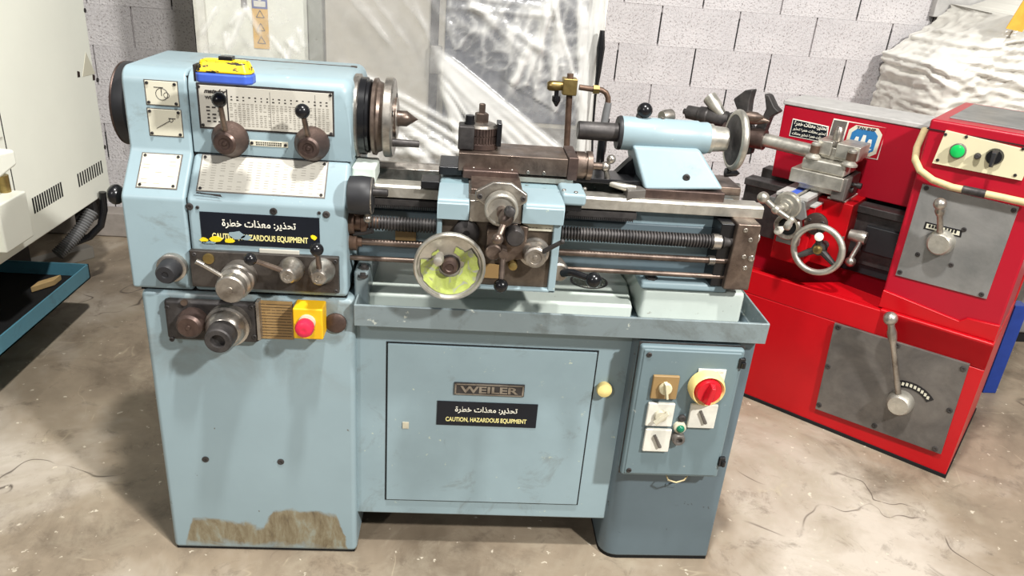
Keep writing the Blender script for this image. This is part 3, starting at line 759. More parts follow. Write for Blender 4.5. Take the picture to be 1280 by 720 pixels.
# apron
a0, a1, b0, b1 = .699, .983, .868, 1.042
B().box((a0, -.03, b0), (a1, .06, b1)).obj('apron', 'blue', lathe, .005)
b = B().box((a0, -.058, b0), (a0 + .012, -.02, b1)).box((a1 - .018, -.058, b0), (a1, -.02, b1)).box((a0, -.058, b0), (a1, -.02, b0 + .008))
b.obj('apron_rim', 'blue', lathe, .003)
B().box((a0 + .012, -.046, b0 + .008), (a1 - .018, -.026, b1)).obj('apron_plate', 'apron', lathe, .001)
B().rev(A(583, 290, y=-.05) * 1, NY, [(-.01, .030), (.006, .030), (.012, .022), (.014, .008), (.011, .006), (.011, 0)], 28).obj('apron_boss', 'iron', lathe)
# carriage hand wheel
c = A(562, 333, y=-.105)
hw = B().rev((c.x, -.105, c.z), NY, [(-.022, .012), (-.022, .03), (-.010, .060), (-.012, .076), (-.004, .081), (.006, .081), (.010, .078), (.009, .0745), (.002, .071), (-.010, .045), (-.012, .022)], 48).obj('carriage_handwheel', 'bright', lathe)
b = B(); pf = [(.0021, .064), (-.0085, .047), (-.0105, .026)]
n = 48; rings = []
for t_, r_ in [(.0015, .066), (-.0085, .046), (-.0105, .030)]:
    rings.append([b.bm.verts.new((c.x + (r_ + (random.uniform(-.003, .0015) if r_ > .06 else random.uniform(-.006, .004))) * math.cos(2 * math.pi * k / n), -.1062 - t_, c.z - (.0 if r_ < .06 else .002) + r_ * math.sin(2 * math.pi * k / n))) for k in range(n)])
for r1, r2 in zip(rings, rings[1:]):
    for k in range(n):
        if 5 < k < 22 and r1 is rings[0]: continue
        if 9 < k < 17: continue
        b.bm.faces.new((r1[k], r1[(k + 1) % n], r2[(k + 1) % n], r2[k]))
wm, wnt, wb = nodes('worn_lime_paint')
wn = noise_out(wnt, 30, 6, .7, .8)
wnt.links.new(ramp(wnt, wn, [(.38, lin(150, 150, 140)), (.46, lin(158, 170, 84)), (.6, lin(176, 188, 104)), (.68, lin(140, 138, 104))]), wb.inputs['Base Color'])
wb.inputs['Roughness'].default_value = .3
M['lime'] = wm
b.obj('lime_paint', 'lime', hw)
B().rev((c.x, -.09, c.z), NY, [(0, .02), (.012, .02), (.022, .017), (.024, .010), (.022, .008), (.022, 0)], 26).obj('wheel_hub', 'rust', hw)
B().cyl((c.x, -.04, c.z), (c.x, -.095, c.z), .024).obj('wheel_shaft', 'iron', hw)
p = A(548, 322, y=-.125)
B().rev((p.x + .004, -.108, p.z + .002), Vector((-.1, -1, -.05)), [(0, .006), (.006, .008), (.03, .012), (.042, .010), (.047, 0)], 16).obj('wheel_handle', 'bright', hw)
# cross slide hand wheel
c = A(627, 264, y=-.115)
ca, cb2 = A(596, 266, y=-.07), A(655, 270, y=-.07)
b = B().prism([(c.x - .058, c.z + .012), (c.x - .058, c.z + .030), (c.x - .02, c.z + .052), (c.x + .02, c.z + .052), (c.x + .058, c.z + .028), (c.x + .058, c.z + .010), (c.x + .02, c.z - .014), (c.x - .02, c.z - .014)], 'y', -.076, -.062)
csf = b.obj('cross_slide_flange', 'steel', lathe, .004)
for sx in (-.048, .048): screw((c.x + sx, -.077, c.z + .019), NY, csf, .006)
cd = B().rev((c.x, -.076, c.z), NY, [(0, .030), (.006, .037), (.034, .037), (.038, .034), (.038, .031), (.034, .029), (.034, 0)], 36).obj('cross_slide_dial', 'bright', lathe)
p = A(633, 272, y=-.145); q = A(622, 299, y=-.175)
B().cyl((c.x, -.10, c.z), (c.x, -.135, c.z), .011).ball(p, .017, 16, 1.3, q - p).tube([p, q], [.009, .006]).ball(q, .0125, 16).obj('ball_crank', 'brown', cd)
p2 = A(636, 262, y=-.145)
B().rev(p2, Vector((.05, -1, .12)), [(-.012, .006), (0, .009), (.02, .0125), (.032, .010), (.036, 0)], 16).obj('crank_grip', 'iron', cd)
# half nut cover, lever, knobs
c = A(644, 298, y=-.085)
B().hexa([(c.x - .03, -.046, c.z - .075), (c.x + .03, -.046, c.z - .06), (c.x + .034, -.046, c.z + .02), (c.x - .005, -.046, c.z + .03), (c.x - .045, -.046, c.z - .02)],
         [(c.x - .03, -.058, c.z - .075), (c.x + .026, -.058, c.z - .06), (c.x + .03, -.058, c.z + .018), (c.x - .005, -.058, c.z + .026), (c.x - .042, -.058, c.z - .02)]).obj('lever_housing', 'brown', lathe, .004)
B().rev((c.x, -.046, c.z), NY, [(0, .024), (.02, .022), (.036, .021), (.040, .018), (.041, 0)], 24).obj('feed_button', 'iron', lathe)
c = A(617, 316, y=-.10)
B().box((c.x - .018, -.085, c.z - .018), (c.x + .018, -.046, c.z + .05)).obj('clutch_block', 'brown', lathe, .006)
lv = B().rev((c.x, -.085, c.z), NY, [(0, .019), (.014, .019), (.017, .016), (.017, 0)], 20).obj('clutch_lever', 'brown', lathe)
s0 = A(629, 317, y=-.105); s1 = A(626, 357, y=-.125)
B().rev(Vector((s0.x, -.075, s0.z)), NY, [(0, .011), (.038, .011), (.039, 0)], 6).cyl((s0.x, -.10, s0.z), s1, .0075, .0065).obj('lever_rod', 'brown', lv)
B().ball(s1, .0165, 18).obj('ball_knob', 'black', lv)
B().rev(A(641, 331, y=-.06), NY, [(-.01, .011), (.006, .011), (.012, .0095), (.015, 0)], 18).obj('oil_button', 'brass', lathe)
sp_, (a0, a1, b0, b1) = yplate('scale_plate', (654, 275), (692, 276), (692, 290), (654, 288), -.052, .008, 'ivory')
printed(sp_, a0 + .004, a1 - .004, b0 + .003, b1 - .003, -.0524, 8, 2, .003, .001, 'grey_ink', .3)
yplate('brass_tag', (603, 330), (626, 331), (626, 349), (603, 347), -.050, .006, 'tan')
c = A(669, 322, y=-.085)
fk = B().rev((c.x, -.046, c.z), NY, [(0, .036), (.006, .036), (.008, .030), (.026, .024), (.03, .026), (.040, .025), (.043, .021), (.043, .015), (.041, .014), (.041, .006), (.044, .005), (.044, 0)], 32).obj('feed_knob', 'steel', lathe)
B().cyl((c.x, -.075, c.z), A(703, 302, y=-.105), .006, .005).ball(A(703, 302, y=-.105), .006, 10).obj('lever_rod', 'iron', fk)
# right-hand control lever
c = A(704, 341, y=-.03)
rl = B().rev((c.x - .01, -.0, c.z), NY, [(-.03, .018), (0, .022), (.03, .024), (.034, .02), (.034, 0)], 22).obj('spindle_lever', 'steel', lathe)
q = A(742, 350, y=-.085)
B().tube([(c.x, -.03, c.z), A(716, 341, y=-.055), A(728, 345, y=-.07), q], [.011, .009, .0085, .007], 12).obj('lever_rod', 'black', rl)
B().ball(q, .0185, 18).obj('ball_knob', 'black', rl)

# end bracket of lead screw
x0 = A(924, 276, y=.03).x; x1 = A(953, 278, y=.03).x
eb2 = B().prism([(x0, 1.037), (x1, 1.037), (x1 + .002, .862), (x0 - .006, .862)], 'y', .028, .115).obj('end_bracket', 'brown', lathe, .004)
B().box((x0 - .035, .045, .862), (x0, .115, 1.03)).obj('bracket_back', 'black', eb2, .003)
for q in ((932, 288), (938, 300), (930, 321), (939, 323), (931, 335)): screw(A(*q, y=.028), NY, eb2, .006 if q[0] != 939 else .008, 'steel')
B().rev((x1, .06, .995), EX, [(0, .016), (.008, .016), (.012, .01), (.012, 0)], 14).obj('end_cap_nut', 'steel', eb2)
B().rev((x1, .06, .94), EX, [(0, .012), (.006, .012), (.009, .008), (.009, 0)], 14).obj('end_cap_nut', 'steel', eb2)
B().rev((x0 - .05, .05, .981), EX, [(0, .02), (.02, .02), (.022, .015)], 18).obj('screw_collar', 'steel', eb2)
B().rev((x0 - .05, .05, .931), EX, [(0, .012), (.015, .012)], 14).obj('rod_collar', 'steel', eb2)

# tailstock
ts = B().hexa([A(791, 183, y=.15), A(875, 187, y=.15), A(905, 238, y=.105), A(806, 238, y=.105)],
              [A(791, 183, y=.15) + Vector((0, .10, 0)), A(875, 187, y=.15) + Vector((0, .10, 0)), A(905, 238, y=.105) + Vector((0, .2, 0)), A(806, 238, y=.105) + Vector((0, .2, 0))]).obj('tailstock_body', 'blue', lathe, .008, 3)
c0 = A(773, 163, y=.15).x; c0 = A(775, 165, y=.2).x; c1 = A(884, 173, y=.2).x
B().rev((c0, SY, SZ), EX, [(-.004, .03), (-.004, .040), (0, .042), (c1 - c0 - .03, .042), (c1 - c0 - .024, .039), (c1 - c0 - .005, .040), (c1 - c0, .038)], 36).obj('tailstock_barrel', 'blue', lathe)
B().rev((c0 - .008, SY, SZ), EX, [(0, .028), (0, .040), (.005, .0425), (.009, .0425), (.011, .04)], 36).obj('barrel_collar', 'rubber', lathe)
q0 = A(722, 163, y=.2).x
B().rev((q0, SY, SZ), EX, [(0, .012), (0, .021), (.002, .023), (c0 - q0, .023)], 28).obj('quill', 'iron', lathe)
B().rev((c1 - .002, SY, SZ), EX, [(0, .037), (.012, .037), (.014, .033), (.026, .032), (.05, .03), (.055, .02)], 30).obj('dial_ring', 'bright', lathe)
hx = A(920, 174, y=.2).x
b = B().torus((hx, SY, SZ), EX, .068, .0095, 48, 14)
twh = b.obj('tailstock_handwheel', 'bright', lathe)
B().rev((hx - .012, SY, SZ), EX, [(0, .02), (0, .03), (.004, .066), (.012, .066), (.010, .03), (.022, .02), (.024, 0)], 40).obj('wheel_web', 'iron', twh)
p = Vector((hx, SY + .02, SZ + .058))
B().rev(p, EX, [(0, .006), (.008, .008), (.028, .014), (.05, .012), (.066, .004), (.068, 0)], 18).obj('wheel_handle', 'brown', twh)
B().rev((A(912, 212, y=.2).x, SY, SZ - .085), EX, [(-.01, .012), (.02, .008), (.03, 0)], 12).obj('lock_tip', 'black', lathe)
B().box((A(806, 240, y=.1).x, .10, 1.060), (A(906, 247, y=.1).x, .32, 1.090)).obj('tailstock_base', 'rust', lathe, .003)
B().box((A(906, 247, y=.15).x - .02, .18, 1.062), (A(930, 247, y=.15).x, .30, 1.085)).obj('base_tongue', 'brown', lathe, .003)
screw(A(858, 222, y=.118), NY, rr=.009)
b = B().prism([(1.155, .08), (1.205, .10), (1.205, .25), (1.165, .25)], 'z', 1.062, 1.088); b.obj('base_wiper', 'castgrey', lathe, .002)
b = B().hexa([(1.12, .2, 1.07), (1.20, .2, 1.07), (1.20, .2, 1.16)], [(1.12, .23, 1.07), (1.20, .23, 1.07), (1.20, .23, 1.16)]); b.obj('clamp_wedge', 'black', lathe)
kb = A(806, 138, y=.2)
lk = B().cyl((kb.x, .2, SZ + .038), (kb.x - .004, .2, kb.z), .006).rev((kb.x - .01, .2, SZ + .038), EZ, [(0, .011), (.012, .009), (.014, 0)], 12).obj('quill_lock', 'iron', lathe)
B().ball((kb.x, .2, kb.z), .0195, 18).obj('ball_knob', 'black', lk)
p = A(827, 146, y=.24); q = A(841, 144, y=.26)
cn = B().rev(p, q - p, [(0, .014), (.012, .017), (.032, .017), (.034, .013), (.03, 0)], 18).obj('clamp_nut', 'steel', lathe)
screw((A(828, 150, y=.2).x, .2, SZ + .043), EZ, rr=.006, mat='steel')

# coolant pipe and tap
yc = .36
pb, pt_ = A(708, 190, y=yc), A(713, 92, y=yc)
cp = B().tube([Vector((pb.x, yc, .95)), pb, pt_], .0085, 12).obj('coolant_pipe', 'copper', lathe)
cx = A(712, 108, y=yc)
B().box((cx.x - .02, yc - .02, cx.z - .021), (cx.x + .018, yc + .02, cx.z + .022)).obj('brass_cross', 'brass', cp, .003)
l = A(684, 107, y=yc)
B().rev(l, cx - l, [(0, .009), (.006, .013), (.02, .014), (.045, .011), (.055, .011)], 14).obj('brass_nozzle', 'brass', cp)
p = A(696, 112, y=yc)
B().cyl(p, p - EZ * .02, .006).rev(p - EZ * .016, Vector((.1, 0, -1)), [(0, .011), (.012, .012), (.016, .010), (.028, .003)], 12).obj('tap_handle', 'black', cp)
e0, e1, e2, e3 = A(724, 109, y=yc), A(745, 112, y=yc), A(757, 115, y=yc), A(760, 130, y=yc)
B().tube([e0, e1, A(752, 112.5, y=yc), A(757.5, 116, y=yc), A(760, 122, y=yc), e3], .0075, 12).obj('pipe_elbow', 'copper', cp)
B().rev(e1 - EX * .008, EX, [(0, .012), (.016, .012)], 6).obj('pipe_nut', 'brass', cp)
B().tube([A(760.5, 128, y=yc), A(758, 140, y=yc), A(754, 160, y=yc)], [.0095, .0105, .010], 12).obj('hose_ferrule', 'hosegrey', cp)
B().tube([A(755, 155, y=yc), A(751, 190, y=yc), A(748, 225, y=yc), A(747, 255, y=yc) - EZ * .1], .0115, 12).obj('coolant_hose', 'black', cp)

# electrical box on the right leg
x0, x1, z0, z1 = rect((797, 431), (928, 439), (901, 597), (780, 595), -.045)
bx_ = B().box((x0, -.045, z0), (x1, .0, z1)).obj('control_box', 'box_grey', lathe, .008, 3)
B().box((x0 - .002, -.030, z0 - .003), (x1 + .002, -.025, z1 + .003)).obj('box_seam', 'iron', bx_)
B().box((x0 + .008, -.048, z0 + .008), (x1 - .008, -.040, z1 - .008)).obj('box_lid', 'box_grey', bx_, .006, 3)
yb = -.048
for (sx, sz) in ((x0 + .022, z1 - .022), (x0 + .02, z0 + .02)): screw((sx, yb, sz), NY, bx_, .007)
for q in ((927, 454), (902, 577)):
    p = A(*q, y=yb); B().box((p.x - .008, yb - .004, p.z - .014), (p.x + .008, yb + .006, p.z + .014)).cyl((p.x + .004, yb - .004, p.z - .012), (p.x + .004, yb - .004, p.z + .004), .006).obj('box_hinge', 'black', bx_, .001)
def selector(px, py, w_, pmat, kmat, ang, long_=.024, rk=.017, flat=False):
    p = A(px, py, y=yb - .006)
    o = B().box((p.x - w_, yb - .010, p.z - w_), (p.x + w_, yb, p.z + w_)).obj('selector_switch', pmat, bx_, .003)
    e = Vector((math.cos(ang), 0, math.sin(ang))); s_ = Vector((-e.z, 0, e.x))
    k = B()
    if not flat: k.rev((p.x, yb - .010, p.z), NY, [(0, rk), (.006, rk), (.010, rk * .9), (.010, 0)], 22)
    pp = Vector((p.x, yb - (.010 if flat else .018), p.z))
    hh = .008 if flat else .014
    k.hexa([pp + e * long_ + s_ * .004, pp + e * long_ - s_ * .004, pp - e * long_ - s_ * .005, pp - e * long_ + s_ * .005],
           [pp + e * long_ * .9 + s_ * .0025 + NY * hh, pp + e * long_ * .9 - s_ * .0025 + NY * hh, pp - e * long_ * .9 - s_ * .003 + NY * hh, pp - e * long_ * .9 + s_ * .003 + NY * hh])
    k.obj('switch_handle', kmat, o, .001)
    return o
selector(831, 484, .034, 'tan', 'cream_plate', math.radians(-78))
selector(825, 518, .035, 'white', 'offwhite', math.radians(48))
selector(821, 550, .035, 'white', 'castgrey', math.radians(118), .022, .017, True)
selector(878, 520, .036, 'white', 'castgrey', math.radians(118), .022, .017, True)
p = A(887, 478, y=yb)
ms = B().box((p.x - .036, yb - .004, p.z - .02), (p.x + .036, yb, p.z + .040)).obj('main_switch', 'white', bx_, .001)
lettering('MAIN SWITCH', (p.x - .028, yb - .0045, p.z + .030), EX, EZ, .056, .005, 'grey_ink', ms)
c = A(886, 490, y=yb - .035)
B().rev((c.x, yb - .004, c.z), NY, [(0, .046), (.014, .046), (.028, .043), (.031, .040), (.026, .036), (.022, .034)], 32).obj('yellow_bezel', 'cream_knob', ms)
B().rev((c.x, yb - .020, c.z), NY, [(0, .036), (.014, .033), (.020, .030), (.020, 0)], 30).obj('red_dial', 'redplastic', ms)
e = Vector((math.cos(math.radians(80)), 0, math.sin(math.radians(80)))); s_ = Vector((-e.z, 0, e.x)); pp = Vector((c.x, yb - .038, c.z))
B().hexa([pp + e * .028 + s_ * .008, pp + e * .028 - s_ * .008, pp - e * .030 - s_ * .010, pp - e * .030 + s_ * .010],
         [pp + e * .022 + s_ * .005 + NY * .02, pp + e * .022 - s_ * .005 + NY * .02, pp - e * .026 - s_ * .006 + NY * .02, pp - e * .026 + s_ * .006 + NY * .02]).obj('red_grip', 'redplastic', ms, .002)
p = A(852, 522, y=yb)
B().rev((p.x, yb, p.z), NY, [(0, .010), (.006, .010), (.008, .006), (.006, 0)], 16).obj('keyhole', 'iron', bx_)
p = A(850, 535, y=yb - .008)
gl = B().rev((p.x, yb, p.z), NY, [(0, .017), (.010, .016), (.012, .012)], 22).obj('indicator_lamp', 'offwhite', bx_)
B().ball((p.x, yb - .011, p.z), .011, 16).obj('green_lens', 'darkgreen', gl)
p = A(848, 549, y=yb - .012)
B().rev((p.x, yb, p.z), NY, [(0, .018), (.016, .017), (.020, .014), (.020, .009), (.012, .008), (.012, 0)], 22).obj('key_switch', 'castgrey', bx_)
B().tube([A(833, 594, y=-.02), A(835, 600, y=-.04), A(845, 603, y=-.045), A(855, 600, y=-.04), A(859, 595, y=-.02)], .0022, 8).obj('wire_loop', 'hose', bx_)
yplate('leg_tag', (832, 605), (845, 605), (845, 609), (832, 609), -.0015, .002, 'shaded_blue_leg')

# tape measure lying on the headstock
p = A(283, 84, z=1.335)
tm = thing('tape_measure', (p.x, p.y, 1.3035), 'yellow and blue tape measure lying on top of the blue headstock', 'tape measure')
pts = [(-.052, -.026), (.044, -.026), (.056, -.014), (.056, .014), (.044, .026), (-.046, .026), (-.058, .016), (-.06, -.016)]
B().prism([(p.x + a, p.y + b_) for a, b_ in pts], 'z', 1.304, 1.325).obj('blue_base', 'bluep', tm, .005, 3)
b = B().hexa([(p.x + a, p.y + b_, 1.325) for a, b_ in pts], [(p.x + a * .82, p.y + b_ * .72, 1.350) for a, b_ in pts])
ym, ynt, yb2 = nodes('spotted_yellow'); yn = noise_out(ynt, 40, 3, .6, .3, mapped(ynt, (.7, 1, 2)))
ynt.links.new(ramp(ynt, yn, [(.55, lin(244, 206, 20)), (.59, lin(40, 34, 20))]), yb2.inputs['Base Color']); yb2.inputs['Roughness'].default_value = .4
M['spotted'] = ym
b.obj('yellow_case', 'spotted', tm, .006, 3)
B().box((p.x - .012, p.y - .012, 1.348), (p.x + .016, p.y + .012, 1.358)).obj('lock_button', 'black', tm, .002)
B().box((p.x - .064, p.y - .014, 1.304), (p.x - .058, p.y + .014, 1.338)).obj('tape_hook', 'iron', tm, .001)
# ================================================================== the red lathe (built in its own frame: u along it, v away, z up)
red = thing('red_lathe', RED_O, 'bright red lathe with grey lever plates, standing behind the blue lathe on the right', 'lathe', RED_A, local=True)
UX, VX, NV = Vector((1, 0, 0)), Vector((0, 1, 0)), Vector((0, -1, 0))
L = dict(local=True)
b = B().prism([(-1.30, 0), (0, 0), (0, .60), (-1.30, .60)], 'z', 0, .44)
b.prism([(-1.30, 0), (0, 0), (0, .028), (-1.30, .028)], 'z', .44, .535)
b.box((-.86, .50, .44), (0, .60, .66)).box((-.36, .0, .44), (0, .6, .54)).box((-1.30, 0, .44), (-1.27, .6, .535))
b.obj('base', 'red', red, .004, **L)
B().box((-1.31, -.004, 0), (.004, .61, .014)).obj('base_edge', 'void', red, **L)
B().hexa([(-.66, .028, .535), (-.36, .028, .535), (-.36, .12, .535), (-.55, .16, .535)], [(-.66, .028, .44), (-.36, .028, .44), (-.36, .12, .44), (-.55, .16, .44)]).obj('tray_gusset', 'red', red, **L)
# lower gear plate and lever
def rplate(name, tl, tr, br, bl, v, t, mat, parent=red, bev=.001):
    q = [PR(*k, v=v) for k in (bl, br, tr, tl)]
    return B().slab(q, VX, t).obj(name, mat, parent, bev, **L), q
def rscrew(p, n=NV, parent=red, rr=.009, mat='iron'): return screw(p, n, parent, rr, mat, True)
gp, q = rplate('gear_plate', (1043, 404), (1212, 456), (1176, 568), (1019, 511), -.012, .013, 'castgrey')
for k in ((1048, 409), (1204, 461), (1169, 561), (1024, 506), (1035, 458), (1122, 432), (1187, 513), (1093, 532)): rscrew(PR(*k, v=-.012), parent=gp, rr=.010)
def red_lever(hub, ballp, vface, prot, rb, rball, vball=None):
    c = PR(*hub, v=vface - prot)
    h = B().rev((c.x, vface, c.z), NV, [(0, rb), (prot * .5, rb), (prot * .9, rb * .86), (prot, rb * .75), (prot, 0)], 26).obj('gear_lever', 'bright', red, **L)
    e = PR(*ballp, v=(vface - prot - .02) if vball is None else vball)
    s0 = Vector((c.x, vface - prot * .5, c.z)); d = (e - s0)
    B().tube([s0, s0 + d * .7, s0 + d * .76, s0 + d * .84, s0 + d * .90, e], [.010, .0095, .014, .016, .012, .012], 14).ball(e, rball, 18).obj('lever_rod', 'steel', h, **L)
    return h
red_lever((1122, 508), (1113, 398), -.012, .05, .044, .024)
# curved direction label
b = B(); c = PR(1122, 508, v=-.014)
ang = [math.radians(x) for x in range(42, 128, 8)]
c0 = PR(1122, 508, v=-.0135)
for a1_, a2_ in zip(ang, ang[1:]):
    b.hexa([(c0.x + .02 + r_ * math.cos(a_), -.0135, c0.z + .0 + r_ * math.sin(a_)) for r_, a_ in ((.082, a1_), (.108, a1_), (.108, a2_), (.082, a2_))],
           [(c0.x + .02 + r_ * math.cos(a_), -.0118, c0.z + .0 + r_ * math.sin(a_)) for r_, a_ in ((.082, a1_), (.108, a1_), (.108, a2_), (.082, a2_))])
lb = b.obj('arc_label', 'black', red, **L)
b = B()
for a_ in ang[1:-1]:
    x, z = c0.x + .02 + .095 * math.cos(a_), c0.z + .095 * math.sin(a_)
    b.box((x - .004, -.0142, z - .006), (x + .004, -.0136, z + .006))
b.obj('label_marks', 'ivory', lb, kind='stuff', **L)
# upright column
CV = .028
b = B().hexa([(-.372, CV, .535), (-.004, CV, .535), (-.004, .62, .535), (-.372, .62, .535)], [(-.385, CV + .012, 1.205), (-.012, CV + .012, 1.205), (-.012, .62, 1.205), (-.385, .62, 1.205)])
b.obj('column', 'red_dark', red, .008, 3, **L)
B().box((-.345, .12, 1.204), (-.03, .56, 1.210)).obj('column_lid', 'greystl', red, .002, **L)
B().box((-.388, CV + .008, 1.172), (-.01, .622, 1.175)).obj('lid_seam', 'void', red, **L)
B().prism([(-.372, .54), (-.004, .54), (-.004, .60), (-.10, .592), (-.12, .575), (-.372, .605)], 'y', CV - .010, CV + .01).obj('plinth_band', 'red', red, .003, **L)
up_, q = rplate('upper_gear_plate', (1153, 230), (1274, 259), (1233, 374), (1119, 344), CV - .002, .016, 'greystl')
for k in ((1158, 235), (1267, 263), (1227, 368), (1125, 340), (1147, 318), (1189, 331), (1205, 287)): rscrew(PR(*k, v=CV - .002), parent=up_, rr=.008)
red_lever((1173, 306), (1175, 255), CV - .002, .05, .042, .020)
lp, q = rplate('lever_label', (1157, 277), (1203, 288), (1201, 297), (1154, 286), CV - .0035, .002, 'black')
wv = q[1].x - q[0].x
B().slab([q[0] + Vector((.006, -.0008, .005)), q[1] + Vector((-.006, -.0008, .005)), q[2] + Vector((-.006, -.0008, -.005)), q[3] + Vector((.006, -.0008, -.005))], VX, .0005).obj('label_field', 'ivory', lp, **L)
for i in range(9):
    if i in (3, 4): continue
    p = q[0] + (q[1] - q[0]) * (.12 + .085 * i) + Vector((0, -.0018, .010))
    B().box(p, p + Vector((.006, .0006, .010))).obj('label_mark', 'black', lp, **L)
cpn, q = rplate('control_panel', (1182, 163), (1293, 190), (1277, 226), (1165, 204), CV - .001, .02, 'cream_plate')
for k in ((1182, 168), (1208, 171), (1279, 186), (1172, 200), (1269, 219)): rscrew(PR(*k, v=CV - .001), parent=cpn, rr=.005)
p = PR(1197, 189, v=CV - .012)
gb = B().rev((p.x, CV - .001, p.z), NV, [(0, .024), (.012, .024), (.014, .021)], 24).obj('green_push_button', 'castgrey', red, label='green push button on the cream control panel', **L)
B().rev((p.x, CV - .013, p.z), NV, [(0, .021), (.006, .020), (.008, .016), (.008, 0)], 24).obj('button_cap', 'greenb', gb, **L)
p = PR(1242, 197, v=CV - .02)
rs = B().rev((p.x, CV - .001, p.z), NV, [(0, .026), (.014, .022), (.014, 0)], 24).obj('rotary_switch', 'black', red, **L)
B().hexa([(p.x - .006, CV - .015, p.z - .032), (p.x + .006, CV - .015, p.z - .032), (p.x + .009, CV - .015, p.z + .022), (p.x - .009, CV - .015, p.z + .022)],
         [(p.x - .004, CV - .042, p.z - .026), (p.x + .004, CV - .042, p.z - .026), (p.x + .006, CV - .042, p.z + .018), (p.x - .006, CV - .042, p.z + .018)]).obj('switch_grip', 'rubber', rs, .002, **L)
p = PR(1222, 195, v=CV - .002)
B().rev((p.x, CV - .001, p.z), NV, [(0, .010), (.012, .009), (.016, .006), (.016, 0)], 16).obj('panel_button', 'iron', red, **L)
B().tube([PR(1156, 162, v=.2), PR(1146, 185, v=.12), PR(1144, 200, v=.04), PR(1150, 213, v=.01), PR(1166, 225, v=.012), PR(1190, 234, v=.012), PR(1215, 239, v=.012), PR(1245, 245, v=.012), PR(1290, 255, v=.012)], .0115, 12).obj('cream_cable', 'hose', red, **L)
B().tube([PR(1203, 236.5, v=.012), PR(1232, 242.5, v=.012)], .0128, 12).obj('cable_tape', 'iron', red, **L)
# rear headstock box with stickers
bp0 = PR(980, 126, v=.30); bpb = PR(965, 215, v=.30)
B().hexa([(bpb.x + .0, .30, .84), (-.37, .30, .84), (-.37, .52, .84), (bpb.x + .0, .52, .84)], [(bp0.x + .005, .30, 1.128), (-.37, .30, 1.128), (-.37, .52, 1.128), (bp0.x + .005, .52, 1.128)]).obj('rear_housing', 'red_dark', red, .004, **L)
B().box((bp0.x - .0, .296, 1.128), (-.37, .54, 1.146)).obj('rear_lid', 'lightgrey', red, .004, **L)
st, q = rplate('arabic_sticker', (991, 148), (1036, 158), (1033, 179), (986, 170), .298, .002, 'white')
B().slab([q[0] + Vector((.004, -.001, .004)), q[1] + Vector((-.004, -.001, .004)), q[2] + Vector((-.004, -.001, -.004)), q[3] + Vector((.004, -.001, -.004))], VX, .0008).obj('sticker_field', 'blackplate', st, **L)
ws_, hs_ = (q[1] - q[0]), (q[3] - q[0])
for i, hh in enumerate((.60, .36, .10)):
    p = q[0] + ws_ * .07 + hs_ * hh + Vector((0, -.0015, 0))
    lettering(arabic(('تحذير: معذات خطرة', 'تحذير معذات خطرة تحذير', 'معذات خطرة تحذير معذات')[i]), p, ws_, hs_, ws_.length * .86, hs_.length * (.32 if i == 0 else .2), 'white_ink', st, .03, local=True)
st, q = rplate('ship_sticker', (1042, 148), (1108, 160), (1097, 200), (1030, 188), .298, .002, 'white')
ws_, hs_ = (q[1] - q[0]), (q[3] - q[0])
F = lambda a, c_, o=-.001: q[0] + ws_ * a + hs_ * c_ + Vector((0, o, 0))
B().slab([F(.02, .03), F(.27, .03), F(.27, .96), F(.02, .96)], VX, .0008).obj('sticker_panel', 'castgrey', st, **L)
B().slab([F(.30, .03), F(.98, .03), F(.98, .96), F(.30, .96)], VX, .0008).obj('sticker_ground', 'red_dark', st, **L)
oct_ = lambda k, o: [F(.64 + a * k, .47 + c_ * k * 1.0, o) for a, c_ in ((-.3, -.30), (-.2, -.42), (.2, -.42), (.3, -.30), (.3, .28), (.2, .44), (-.2, .44), (-.3, .28))]
B().slab(oct_(1, -.0016), VX, .0006).obj('sticker_border', 'ivory', st, **L)
B().slab(oct_(.78, -.0022), VX, .0006).obj('sticker_sky', 'stickerblue', st, **L)
lettering('TAN SHIP', F(.47, .80, -.0024), ws_, hs_, ws_.length * .34, hs_.length * .09, 'dark_ink', st, .04, local=True)
b = B()
for a, hgt in ((.52, .24), (.64, .32), (.76, .22)):
    b.slab([F(a - .05, .34, -.0026), F(a + .05, .34, -.0026), F(a + .035, .34 + hgt, -.0026), F(a - .02, .34 + hgt, -.0026)], VX, .0003)
    b.slab([F(a - .006, .26, -.0026), F(a + .006, .26, -.0026), F(a + .006, .34, -.0026), F(a - .006, .34, -.0026)], VX, .0003)
b.slab([F(.46, .28, -.0027), F(.84, .28, -.0027), F(.78, .20, -.0027), F(.52, .20, -.0027)], VX, .0003)
b.obj('printed_ship', 'white', st, kind='stuff', **L)
# bed
B().box((-1.02, .24, .60), (-.37, .46, .80)).box((-1.02, .22, .80), (-.37, .30, .828)).box((-1.02, .40, .80), (-.37, .48, .84)).obj('red_lathe_bed', 'iron', red, .003, **L)
B().box((-.62, .25, .56), (-.38, .45, .62)).box((-.52, .215, .66), (-.39, .25, .76)).obj('bed_bracket', 'rubber', red, .003, **L)
B().box((-1.0, .30, .435), (-.37, .46, .605)).obj('bed_pedestal', 'red_dark', red, .003, **L)
# carriage: stepped saddle with apron
B().box((-.80, .14, .585), (-.568, .34, .842)).obj('saddle', 'red', red, .004, **L)
B().box((-.80, .055, .59), (-.672, .15, .822)).obj('apron', 'red', red, .004, **L)
B().box((-.668, .15, .8425), (-.60, .33, .850)).obj('saddle_strip', 'white', red, .001, **L)
B().box((-.735, .05, .8225), (-.674, .15, .828)).obj('slide_strip', 'lightgrey', red, **L)
B().prism([(-.576, .60), (-.570, .60), (-.570, .72), (-.576, .72)], 'y', .132, .142).obj('apron_groove', 'castgrey', red, **L)
